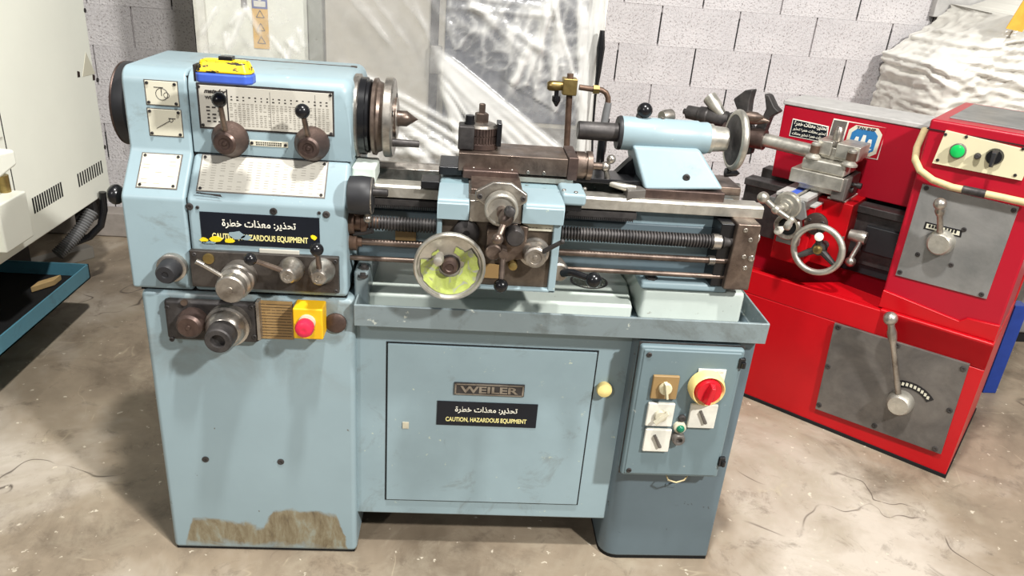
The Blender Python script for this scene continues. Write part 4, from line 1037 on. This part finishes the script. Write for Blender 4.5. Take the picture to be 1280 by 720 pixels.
# cross slide: base, two pale rails with a blue slot between
c = PR(971, 239, v=.0); d = PR(1010, 248.5, v=.0)
zt = .5 * (c.z + d.z)
sx0, sx1 = c.x, d.x
B().box((sx0, .0, zt - .05), (sx1, .30, zt - .012)).obj('cross_slide', 'castgrey', red, .002, **L)
B().box((sx0, .0, zt - .012), (sx0 + .035, .30, zt)).obj('slide_rail', 'lightgrey', red, .001, **L)
B().box((sx1 - .032, .0, zt - .012), (sx1, .30, zt)).obj('slide_rail', 'lightgrey', red, .001, **L)
B().box((sx0 + .035, .02, zt - .012), (sx0 + .062, .30, zt - .004)).obj('blue_slot', 'bluep', red, **L)
B().cyl((sx1 - .045, .01, zt - .003), (sx1 - .045, .25, zt - .003), .006).obj('slide_screw', 'bright', red, **L)
B().box((sx0 - .03, .02, zt - .06), (sx0, .26, zt - .03)).obj('slide_side', 'greystl', red, .003, **L)
# compound with square tool block
q0, q1, q2, q3 = PR(989, 209, v=.09), PR(1055, 224, v=.09), PR(1054, 243, v=.09), PR(989, 225, v=.09)
zc0 = zt + .026; zc1 = .5 * (q0.z + q1.z)
B().box((q0.x, .09, zc0), (q1.x, .26, zc1)).box((q0.x + .03, .125, zt), (q1.x - .01, .25, zc0 + .002)).obj('compound_base', 'bright', red, .004, **L)
B().box((q1.x - .035, .10, .856), (q1.x + .012, .27, zc1)).obj('compound_side', 'castgrey', red, .004, **L)
for k in ((1062, 237), (1072, 232)):
    p = PR(*k, v=.17); B().rev(p, UX, [(-.04, .007), (.0, .007), (0, .011), (.014, .011), (.016, 0)], 12).obj('gib_screw', 'iron', red, **L)
p0 = PR(1002, 203, v=.10)
B().box((q0.x + .03, .10, zc1), (q1.x - .005, .25, zc1 + .045)).obj('tool_rest', 'bright', red, .008, **L)
zt2 = zc1 + .045
tb0, tb1 = PR(1012, 172, v=.13), PR(1083, 186, v=.13)
TZ = PR(1046, 186, v=.13).z
b = B().box((q0.x + .06, .13, zt2 + .015), (q0.x + .115, .26, TZ + .02)).box((q0.x + .13, .13, zt2 + .015), (q1.x + .02, .26, TZ + .02)).box((q0.x + .05, .15, zt2 + .0), (q1.x + .01, .25, zt2 + .045))
b.obj('tool_block', 'bright', red, .004, **L)
for k in ((1017, 194), (1063, 201)):
    p = PR(*k, v=.115)
    nb_ = B().rev((p.x, .115, zt2), EZ, [(0, .028), (.006, .028), (.014, .019), (.016, .016), (.055, .016), (.060, .011), (.062, 0)], 20).obj('clamp_nut', 'bright', red, **L)
    B().rev((p.x, .115, zt2 + .02), EZ, [(0, .0168), (.028, .0168)], 20).obj('brass_sleeve', 'copper', nb_, **L)
p = PR(1048, 168, v=.18)
B().rev((p.x, .18, TZ), EZ, [(0, .022), (.02, .022), (.022, .017), (.045, .019), (.06, .016), (.07, .010), (.072, 0)], 18).obj('center_bolt', 'steel', red, **L)
# hand wheels
c = PR(1022, 312, v=-.02)
hwd = B().torus((c.x, -.02, c.z), NV, .086, .0115, 44, 14).obj('apron_handwheel', 'bright', red, **L)
b = B()
for a in (100, 215, 330):
    e = Vector((math.cos(math.radians(a)), 0, math.sin(math.radians(a))))
    b.tube([Vector((c.x, -.004, c.z)) + e * .016, Vector((c.x, -.016, c.z)) + e * .084], [.014, .009], 10)
b.rev((c.x, .06, c.z), NV, [(0, .016), (.05, .016), (.05, .026), (.074, .024), (.076, .015), (.085, .014), (.087, 0)], 22)
b.obj('wheel_spokes', 'iron', hwd, kind='stuff', **L)
B().rev((c.x, -.013, c.z), NV, [(0, .017), (.012, .016), (.016, .010), (.016, 0)], 18).obj('wheel_nut', 'brass', hwd, **L)
e = PR(1020, 298, v=-.05)
B().rev((e.x, -.022, e.z), Vector((.3, -1, .3)), [(0, .006), (.006, .009), (.028, .016), (.044, .015), (.052, 0)], 16).obj('wheel_handle', 'white', hwd, **L)
pf_ = PR(1020, 280, v=.05)
B().rev((pf_.x, .056, pf_.z), NV, [(0, .042), (.010, .042), (.012, .038), (.012, 0)], 28).obj('apron_flange', 'rust', red, **L)
for s_ in (-1, 1): rscrew((pf_.x + .024 * s_, .044, pf_.z + .012), parent=red, rr=.006)
c = PR(982, 258, v=-.03)
cf = B().rev((c.x, .0, c.z), NV, [(0, .050), (.008, .050), (.010, .045), (.03, .045), (.032, .03), (.045, .028), (.047, .018), (.055, .016)], 30).obj('cross_slide_dial', 'bright', red, **L)
B().prism([(c.x - .035, c.z + .045), (c.x + .055, c.z + .025), (c.x + .075, c.z - .03), (c.x + .06, c.z - .045), (c.x - .04, c.z - .03)], 'y', -.006, .006).obj('dial_flange', 'greystl', cf, .003, **L)
k0, k1, k2 = PR(954, 247, v=-.09), PR(970, 262, v=-.08), PR(989, 275, v=-.085)
b = B().ball(k0, .022, 16).ball(k1, .017, 16).tube([k0, k1, k2], [.011, .010, .008], 12).ball(k2, .014, 14).cyl(k1, (c.x, -.03, c.z), .012)
b.rev(k2, Vector((.1, -1, -.35)), [(0, .007), (.03, .014), (.05, .013), (.06, 0)], 14)
b.obj('crank_handle', 'bright', cf, **L)
c = PR(983, 284, v=.0)
cf2 = B().rev((c.x, .055, c.z), NV, [(0, .042), (.03, .042), (.035, .050), (.05, .050), (.054, .046), (.05, .034), (.04, .03)], 30).obj('feed_dial', 'steel', red, **L)
B().rev((c.x, .02, c.z), NV, [(0, .033), (.01, .033), (.012, 0)], 24).obj('dial_bore', 'void', cf2, **L)
B().rev((c.x - .01, .0, c.z - .005), Vector((-.1, -1, -.1)), [(0, .006), (.01, .009), (.034, .015), (.05, .013), (.056, 0)], 16).obj('dial_knob', 'white', cf2, **L)
B().box((c.x - .04, .035, c.z - .075), (c.x + .045, .06, c.z - .045)).obj('apron_block', 'greystl', red, .003, **L)
c = PR(1074, 296, v=.17)
lh = B().rev((c.x - .035, .17, c.z), UX, [(0, .02), (.02, .022), (.045, .026), (.06, .024), (.064, 0)], 20).obj('halfnut_lever', 'bright', red, **L)
e = PR(1063, 327, v=.12)
B().tube([Vector((c.x + .01, .165, c.z)), Vector((c.x + .01, .15, c.z - .03)), e + EZ * .02, e], [.013, .010, .009, .012], 12).ball(e, .0195, 16).obj('lever_rod', 'steel', lh, **L)
# tailstock end: dark casting with forked ears, quill bar and drill chuck
r0, r1 = PR(956, 175, v=.20), PR(1014, 189, v=.20)
B().cyl(r0, r1 + (r1 - r0) * .15, .0265, seg=24).obj('quill_bar', 'bright', red, **L)
h0 = PR(905, 165, v=.20)
tb = B().cyl(h0, r0, .042, .040, 24).obj('tailstock_barrel', 'rust', red, **L)
def ear(pts_px, v, th, nm='forked_ear'):
    q = [PR(*k, v=v) for k in pts_px]
    return B().hexa(q, [p + Vector((0, th, 0)) for p in q]).obj(nm, 'iron', red, .006, **L)
ear(((916, 124), (931, 113), (941, 112), (937, 126), (934, 150), (944, 170), (918, 170), (921, 138)), .19, .05)
ear(((955, 117), (961, 119), (968, 134), (974, 140), (962, 147), (954, 168), (932, 172), (951, 150), (957, 136)), .21, .05)
ear(((918, 180), (941, 182), (938, 193), (929, 194)), .2, .04, 'casting_foot')
p = PR(937, 150, v=.17); q = PR(962, 152, v=.17)
B().tube([PR(928, 148, v=.17), p, PR(950, 150, v=.17), q], [.010, .018, .018, .004], 14).obj('tapered_arbor', 'brown', red, **L)
a0, a1 = PR(876, 145, v=.24), PR(916, 146, v=.24)
B().box((a1.x - .01, .2, a1.z - .05), (PR(925, 150, v=.24).x + .03, .30, a1.z + .02)).obj('tailstock_casting', 'iron', red, .01, **L)
k0, k1, k2, k3 = PR(855, 139, v=.24), PR(859, 140, v=.24), PR(876, 143, v=.24), PR(914, 151, v=.24)
dx = (k3 - k0).normalized()
ck = B().rev(k0, dx, [(0, .008), (.0, .012), (.018, .012), (.018, .028), (.07, .029), (.074, .034), (.11, .036), (.115, .032), (.19, .034), (.22, .02)], 24).obj('drill_chuck', 'iron', red, **L)
B().rev(PR(893, 141, v=.24) + Vector((0, 0, .028)), Vector((.75, -.2, -.55)), [(-.045, .030), (0, .027), (.05, .018), (.06, .010)], 20).obj('taper_sleeve', 'bright', ck, **L)

# ================================================================== cream machine on the left
cm = thing('cream_machine', (-1.4, 1.0, 0), 'large cream sheet-metal machine cabinet with two slotted vents, at the left edge', 'machine')
XF = -.885
B().box((-2.1, .25, .43), (XF, 1.845, 2.25)).obj('cabinet', 'cream', cm, .006)
B().box((-2.0, .4, .0), (-1.25, 1.75, .435)).obj('base', 'rubber', cm, .01)
def slots(pA, pB, n, hgt):
    a, b_ = A(*pA, x=XF), A(*pB, x=XF)
    zc = (a.z + b_.z) / 2
    first_ = None
    for i in range(n):
        y = a.y + (b_.y - a.y) * i / (n - 1)
        B().box((XF - .004, y - .0055, zc - hgt / 2), (XF + .0008, y + .0055, zc + hgt / 2)).obj('vent_slot', 'void', cm)
slots((42, 256), (77, 238), 13, .062)
slots((98, 224), (127, 210), 11, .058)
for k in ((106, 13), (131, 184), (122, 100)): screw(A(*k, x=XF), EX, cm, .010)
q = [A(*k, x=XF) for k in ((107, 65), (119, 92), (103, 96))]
B().slab(q, EX, .001).obj('arrow_sticker', 'ivory', cm)
for k in ((98, 92), (117, 96)): B().slab([A(*k, x=XF) + Vector((0, y, z)) for y, z in ((-.012, -.014), (.010, -.016), (.013, .006), (-.008, .012))], EX, .0006).obj('sticker_trace', 'rust', cm)
y_ = A(5, 170, x=XF).y
B().box((XF - .003, y_ - .003, .6), (XF + .0006, y_ + .003, 2.2)).obj('door_seam', 'iron', cm)
B().box((XF, y_ - .04, .86), (XF + .006, y_ - .015, 2.2)).obj('door_edge', 'cream', cm, .002)
B().box((-1.2, .80, .53), (-.775, .975, .70)).obj('slide_housing', 'cream', cm, .006)
B().hexa([(-1.2, .84, .74), (-.80, .84, .76), (-.79, .985, .79), (-1.2, .985, .74)], [(-1.2, .84, .86), (-.80, .84, .86), (-.79, .985, .845), (-1.2, .985, .86)]).obj('spout', 'cream', cm, .012, 3)
B().cyl((-.83, .95, .70), (-.83, .95, .76), .018).obj('spout_stem', 'brass', cm)
# blue catch tray and hoses
b = B()
x0, x1, y0, y1, z0, z1 = -1.75, -.81, .25, 1.385, .185, .25
b.box((x0, y0, z0), (x1, y1, z0 + .006)).box((x1 - .006, y0, z0), (x1, y1, z1)).box((x0, y1 - .006, z0), (x1, y1, z1)).box((x0, y0, z0), (x1, y0 + .006, z1)).box((x0, y0, z0), (x0 + .006, y1, z1))
b.obj('catch_tray', 'bluesteel', cm)
B().box((x0 + .006, y0 + .006, z0 + .005), (x1 - .007, y1 - .007, z0 + .010)).obj('tray_shade', 'void', cm)  # dark sheet standing in for the shade inside the tray
h0, h1 = A(72, 318, y=1.50), A(116, 262, y=1.66)
n = 22; pts = [h0 + (h1 - h0) * (i / n) + Vector((0, 0, -.015 * math.sin(math.pi * i / n))) for i in range(n + 1)]
pts2, rr = [], []
for i in range(n):
    for f in (0, .5): pts2.append(pts[i] + (pts[i + 1] - pts[i]) * f); rr.append(.030 if f == 0 else .024)
B().tube(pts2, rr, 14).obj('corrugated_hose', 'hosegrey', cm)
B().tube([A(128, 240, y=1.7), A(130, 262, y=1.7), A(126, 282, y=1.68), A(112, 296, y=1.66), A(92, 304, y=1.64)], .016, 12).obj('black_hose', 'black', cm)
for i in range(3):
    p = A(100 + 8 * i, 268 - 5 * i, y=1.72); B().box((p.x - .016, 1.70, p.z - .06), (p.x + .016, 1.76, p.z + .06)).obj('hose_manifold', 'iron', cm, .004)
wb0 = A(42, 361, z=.207); wb1 = A(71, 352, z=.207)
wd = B().hexa([wb0 + Vector(o) for o in ((0, -.02, -.009), (0, .04, -.009), (0, .04, .016), (0, -.02, .016))], [wb1 + Vector(o) for o in ((0, -.02, -.009), (0, .04, -.009), (0, .04, .016), (0, -.02, .016))]).obj('wood_offcut', 'wood', None, .003)
tag(wd, 'short pale wood offcut lying in the blue tray at the left', 'wood')
p0, p1 = A(76, 334, z=0), A(119, 322, z=0)
p0.z = p1.z = 0
dd = (p1 - p0).normalized(); nn = Vector((-dd.y, dd.x, 0))
bm_ = B().slab([p0 - dd * .3, p1, p1 + nn * .07, p0 - dd * .3 + nn * .07], EZ, .06).obj('floor_beam', 'machine_grey', None, .004)
tag(bm_, 'grey beam lying on the floor behind the blue tray', 'beam')

# ================================================================== wrapped machine behind the blue lathe
pm = thing('wrapped_machine', (.47, 2.0, 0), 'tall beige machine with a warning strip under the clear sheet, behind the blue lathe', 'machine')
MY = 1.74
B().box((-.345, MY, .12), (1.29, 2.36, 2.15)).obj('body', 'machine', pm, .01)
for xx in (-.25, 1.15):
    for yy in (1.8, 2.25): B().box((xx, yy, 0), (xx + .08, yy + .08, .125)).obj('foot', 'iron', pm)
B().box((-.42, 1.80, .10), (-.35, 2.3, 2.15)).obj('side_duct', 'void', pm)
def mp(px, py, y=MY): return A(px, py, y=y)
def mrect(x0p, x1p, zt, zb, name, mat, y=MY, t=.012, bev=.002, parent=pm):
    return B().box((A(x0p, 60, y=y).x, y - t, zb), (A(x1p, 60, y=y).x, y + .01, zt)).obj(name, mat, parent, bev)
mrect(249, 262, 2.1, .5, 'white_edge', 'white', t=.03)
mrect(262, 386, 2.1, 1.0, 'left_panel', 'cream', t=.012)
ws = mrect(318, 337, 1.42, 1.14, 'warning_strip', 'orange', y=MY - .013, t=.003, bev=0)
xw0, xw1 = A(318, 60, y=MY - .016).x, A(337, 60, y=MY - .016).x
B().box((xw0, MY - .0172, 1.30), (xw1, MY - .0155, 1.36)).obj('blue_pictogram', 'navy', ws)
B().ball(((xw0 + xw1) / 2, MY - .0172, 1.34), .010, 10, .1, (0, 1, 0)).box((xw0 + .008, MY - .018, 1.308), (xw1 - .008, MY - .017, 1.330)).obj('pictogram_mark', 'white', ws)
for i in range(3):
    zc = 1.275 - .052 * i; xc = (xw0 + xw1) / 2
    b = B()
    for a in range(3):
        a0_ = math.radians(90 + 120 * a); a1_ = math.radians(210 + 120 * a)
        b.tube([(xc + .019 * math.cos(a0_), MY - .0172, zc + .019 * math.sin(a0_)), (xc + .019 * math.cos(a1_), MY - .0172, zc + .019 * math.sin(a1_))], .0013, 6)
    b.obj('warning_triangle', 'dark_ink', ws)
mrect(305, 312, 1.36, 1.30, 'small_plate', 'castgrey', y=MY - .013, t=.003)
mrect(389, 406, 2.1, .3, 'door_post', 'postgrey', t=.05, bev=.006)
mrect(408, 538, 2.1, .3, 'sliding_door', 'machine', t=.02, bev=.004)
mrect(539, 548, 2.1, .5, 'door_edge', 'iron', t=.04)
mrect(538, 553, A(545, 57, y=MY - .04).z, A(545, 92, y=MY - .04).z, 'door_handle', 'machine_grey', y=MY - .03, t=.03, bev=.006)
mrect(556, 730, 2.1, .9, 'viewing_window', 'window', t=.006)
mrect(556, 730, .88, .2, 'lower_panel', 'machine_grey', t=.01)
mrect(733, 752, 2.1, .2, 'corner_post', 'cream', t=.03)
B().tube([A(753, 38, y=1.58), A(751, 60, y=1.575), A(748, 90, y=1.58), A(744, 120, y=1.58), A(741, 160, y=1.58), A(739, 230, y=1.58)], [.010, .018, .012, .006, .005, .005], 10).obj('black_cable', 'black', pm)

def segd(px, pz, ax, az, bx, bz):
    dx, dz = bx - ax, bz - az; l2 = dx * dx + dz * dz
    t_ = max(0, min(1, ((px - ax) * dx + (pz - az) * dz) / l2))
    return math.hypot(px - ax - t_ * dx, pz - az - t_ * dz), t_
def sheet_mesh(name, path, zlo, zhi_fn, folds, crumple, step, mat, parent, xl=None, amp=1.0, base=0.0, back=None, fine=0):
    """sheet hung along a plan path; folds = (x0,z0,x1,z1,width,height,strength)"""
    cum = [0]
    for a, b_ in zip(path, path[1:]): cum.append(cum[-1] + math.hypot(b_[0] - a[0], b_[1] - a[1]))
    n = int(cum[-1] / step); m_ = int((zhi_fn(path[-1][0]) - zlo) / step)
    vs, cr = [], []
    for i in range(n + 1):
        s_ = cum[-1] * i / n
        k = max(j for j in range(len(path) - 1) if cum[j] <= s_ + 1e-9)
        f = (s_ - cum[k]) / (cum[k + 1] - cum[k])
        x = path[k][0] + (path[k + 1][0] - path[k][0]) * f; y = path[k][1] + (path[k + 1][1] - path[k][1]) * f
        tx, ty = path[k + 1][0] - path[k][0], path[k + 1][1] - path[k][1]; l = math.hypot(tx, ty)
        nx, ny = ty / l, -tx / l
        for j in range(m_ + 1):
            z = zlo + (zhi_fn(x) - zlo) * j / m_
            xx, yy = x, y
            if xl is not None: xx += xl(x, z)
            d = 0; c = 0
            for (ax, az, bx, bz, w_, hgt, st_) in folds:
                q_, t_ = segd(xx, z, ax, az, bx, bz)
                if q_ < 4 * w_:
                    gss = math.exp(-(q_ / w_) ** 2) * min(1, 5 * t_ + .25, 5 * (1 - t_) + .25)
                    d += hgt * gss; c += st_ * gss
            cm_ = crumple(xx, z)
            if cm_ > 0:
                p = Vector((xx * 6, yy * 6, z * 6))
                r1_ = 1 - abs(noise.noise(p + Vector((noise.noise(p * .6) * 1.2, 0, noise.noise(p * .6 + Vector((9, 3, 1))) * 1.2)))) * 2.2
                r2_ = 1 - abs(noise.noise(p * 2.3 + Vector((3, 1, 7)))) * 2.2
                r3_ = 1 - abs(noise.noise(p * 5.1 + Vector((5, 8, 2)))) * 2.2
                d += cm_ * amp * (.016 * r1_ + .008 * r2_ + .004 * r3_)
                if fine:
                    q_ = Vector((xx * 8 + z * 5, yy * 6, z * 22 - xx * 4))
                    w_ = noise.noise(q_ * .35) * .9
                    f1 = 1 - abs(noise.noise(q_ + Vector((w_, 0, w_)))) * 2; f2 = 1 - abs(noise.noise(q_ * 2.1 + Vector((4, w_, 2)))) * 2
                    d += fine * (.014 * f1 * f1 + .007 * f2 * f2); c += fine * .25 * max(0, f1 - .5)
                c += cm_ * (max(0, r1_ - .6) * .9 + max(0, r2_ - .55) * .8 + max(0, r3_ - .5) * .4)
            vs.append((xx + nx * d, yy + ny * d, z)); cr.append(min(1, c + base))
    fs = [(i * (m_ + 1) + j, (i + 1) * (m_ + 1) + j, (i + 1) * (m_ + 1) + j + 1, i * (m_ + 1) + j + 1) for i in range(n) for j in range(m_)]
    if back is not None:                # roof strip leading backwards from the top edge
        off = len(vs)
        for i in range(n + 1):
            v = vs[i * (m_ + 1) + m_]; vs.append((v[0], max(v[1], back), v[2] + .02)); cr.append(base)
        fs += [(i * (m_ + 1) + m_, (i + 1) * (m_ + 1) + m_, off + i + 1, off + i) for i in range(n)]
    inv = Matrix()
    me = bpy.data.meshes.new(name); me.from_pydata([inv @ Vector(v) for v in vs], [], fs)
    at = me.attributes.new('crease', 'FLOAT', 'POINT'); at.data.foreach_set('value', cr)
    for p in me.polygons: p.use_smooth = True
    me.materials.append(M[mat])
    o = bpy.data.objects.new(name, me); COL.objects.link(o)
    return o
SYP = 1.63
def fp2(a, b_, w_, hgt, st_):
    p, q = A(*a, y=SYP), A(*b_, y=SYP); return (p.x, p.z, q.x, q.z, w_, hgt, st_)
folds = []
for i in range(8):                       # long slanting folds towards the tool post
    folds.append(fp2((546 + i, 62 + 7 * i), (716 - 20 * i + 20 * random.random(), 206 + 2 * i), .008 + .014 * random.random(), .016, .45 + .4 * random.random()))
for i in range(7):                       # fan under the headstock
    folds.append(fp2((424 + 7 * i, 78 + 11 * i), (650 - 14 * i + 24 * random.random(), 214 + 6 * i), .008 + .011 * random.random(), .014, .35 + .35 * random.random()))
for i in range(6):
    folds.append(fp2((690 + 14 * (random.random() - .5), -6), (634 + 19 * i, 100 + 60 * random.random()), .007 + .012 * random.random(), .014, .2 + .3 * random.random()))
for i in range(5):
    folds.append(fp2((724 + 7 * i, -10), (726 + 6 * i, 230), .011, .014, .5 + .3 * random.random()))
for i in range(4):
    folds.append(fp2((552 + 20 * i * random.random(), -8 + 25 * i * random.random()), (640 + 60 * random.random(), 10 + 30 * i * random.random()), .010 + .01 * random.random(), .012, .22))
for i in range(6):
    folds.append(fp2((408 + 22 * i + 16 * random.random(), -20), (452 + 20 * i + 40 * random.random(), 40 + 40 * random.random()), .010 + .01 * random.random(), .006, .13))
for i in range(11):
    a_ = (258 + random.random() * 120, random.random() * 80); folds.append(fp2(a_, (a_[0] + random.uniform(-30, 30), a_[1] + random.uniform(15, 60)), .011, .010, .4))
folds.append(fp2((470, 192), (640, 188), .025, .014, .3))
xm_ = A(556, 60, y=SYP).x
def crm(x, z):
    if x > 1.24: return .15
    if x > xm_:                                # crumpled over the window, smoother near the slanting folds
        return .75 if z > 1.33 - (x - xm_) * .52 - .10 else .25
    if z < .84: return .8
    return .22 if x < .12 else .12
sh1 = sheet_mesh('plastic_sheet', [(-.372, 1.672), (-.345, SYP), (1.29, SYP), (1.315, 1.672)], .25, lambda x: 2.18, folds, crm, .0085, 'sheet', pm, amp=.8)
tag(sh1, 'clear folded plastic sheet hanging over the tall beige machine behind the blue lathe', 'plastic sheet')

# ================================================================== wrapped machine on the right, and what stands by it
wm2 = thing('covered_machine', (3.4, 2.1, 0), 'grey machine hidden under the milky plastic cover, behind the red lathe at the right', 'machine')
B().box((3.08, 1.98, .0), (4.4, 2.34, 1.26)).obj('body', 'machine_grey', wm2, .02)
B().box((3.42, 2.0, 1.25), (4.4, 2.32, 1.48)).obj('upper_housing', 'machine_grey', wm2, .02)
def xl(x, z):
    k = max(0, 1 - (x - 2.96) / .55) if x < 3.5 else 0
    return k * (max(0, z - 1.25) * .95 + max(0, z - 1.0) * .12)
RY = 1.88
def f3(a, b_, w_, hgt, st_):
    p, q = A(*a, y=RY), A(*b_, y=RY); return (p.x, p.z, q.x, q.z, w_, hgt, st_)
fr = []
for i in range(22):                      # folds radiating from a gathered point
    a = math.radians(-120 + 16 * i + random.uniform(-4, 4)); ln = random.uniform(60, 150)
    fr.append(f3((1170 + 8 * math.cos(a), 72 - 8 * math.sin(a)), (1170 + ln * math.cos(a), 72 - ln * .62 * math.sin(a)), .011 + .007 * random.random(), .022, .3))
for i in range(6): fr.append(f3((1112 + 9 * i, 70 - 8 * i), (1158 + 8 * i, 122 - 4 * i), .012, .018, .3))
for i in range(9): fr.append(f3((1196 + 6 * i, 46 + 11 * i), (1330, 52 + 13 * i), .010 + .005 * random.random(), .017, .3))
fr.append(f3((1100, 84), (1180, 136), .02, .012, .35))
sh2 = sheet_mesh('plastic_cover', [(2.965, 2.40), (2.965, 2.0), (3.02, RY), (4.5, 1.80)], .18, lambda x: 1.50 + max(0, min(.25, (x - 3.15) * .22)), fr, lambda x, z: .3 if z > 1.06 else .2, .010, 'sheet_milky', wm2, xl, 1.0, .12, 2.40, 1.0)
tag(sh2, 'crumpled milky plastic cover draped over the machine behind the red lathe', 'plastic sheet')
p, q = A(1263, 36, y=1.79), A(1288, -4, y=1.79)
B().slab([p + Vector((-.02, 0, 0)), p + Vector((.06, 0, -.01)), q + Vector((.06, 0, 0)), q + Vector((-.02, 0, 0))], Vector((0, 1, 0)), .004).obj('orange_strap', 'orange', wm2)
gc = B().box((A(1172, 5, y=2.40).x, 2.41, 1.45), (3.9, 2.452, 2.15)).obj('wall_cabinet', 'lightgrey', None, .004)
tag(gc, 'grey flat cabinet on the block wall above the plastic-covered machine', 'cabinet')
p = A(1240, 470, y=1.06)
bp_ = B().box((p.x - .03, 1.04, 0), (p.x + .03, 1.10, .42)).obj('blue_post', 'bluepost', None, .003)
tag(bp_, 'blue steel post standing on the floor behind the right end of the red lathe', 'post')
gq = thing('grey_crate', (3.75, 1.75, 0), 'grey plastic-wrapped crate at the right edge beyond the red lathe', 'crate')
B().box((3.52, 1.55, .05), (4.2, 1.75, .36)).obj('crate_body', 'greystl', gq, .015)
B().box((3.50, 1.53, .36), (4.2, 1.78, .40)).obj('crate_lid', 'white', gq, .01)
B().box((3.53, 1.56, 0), (4.19, 1.74, .05)).obj('crate_skid', 'void', gq)
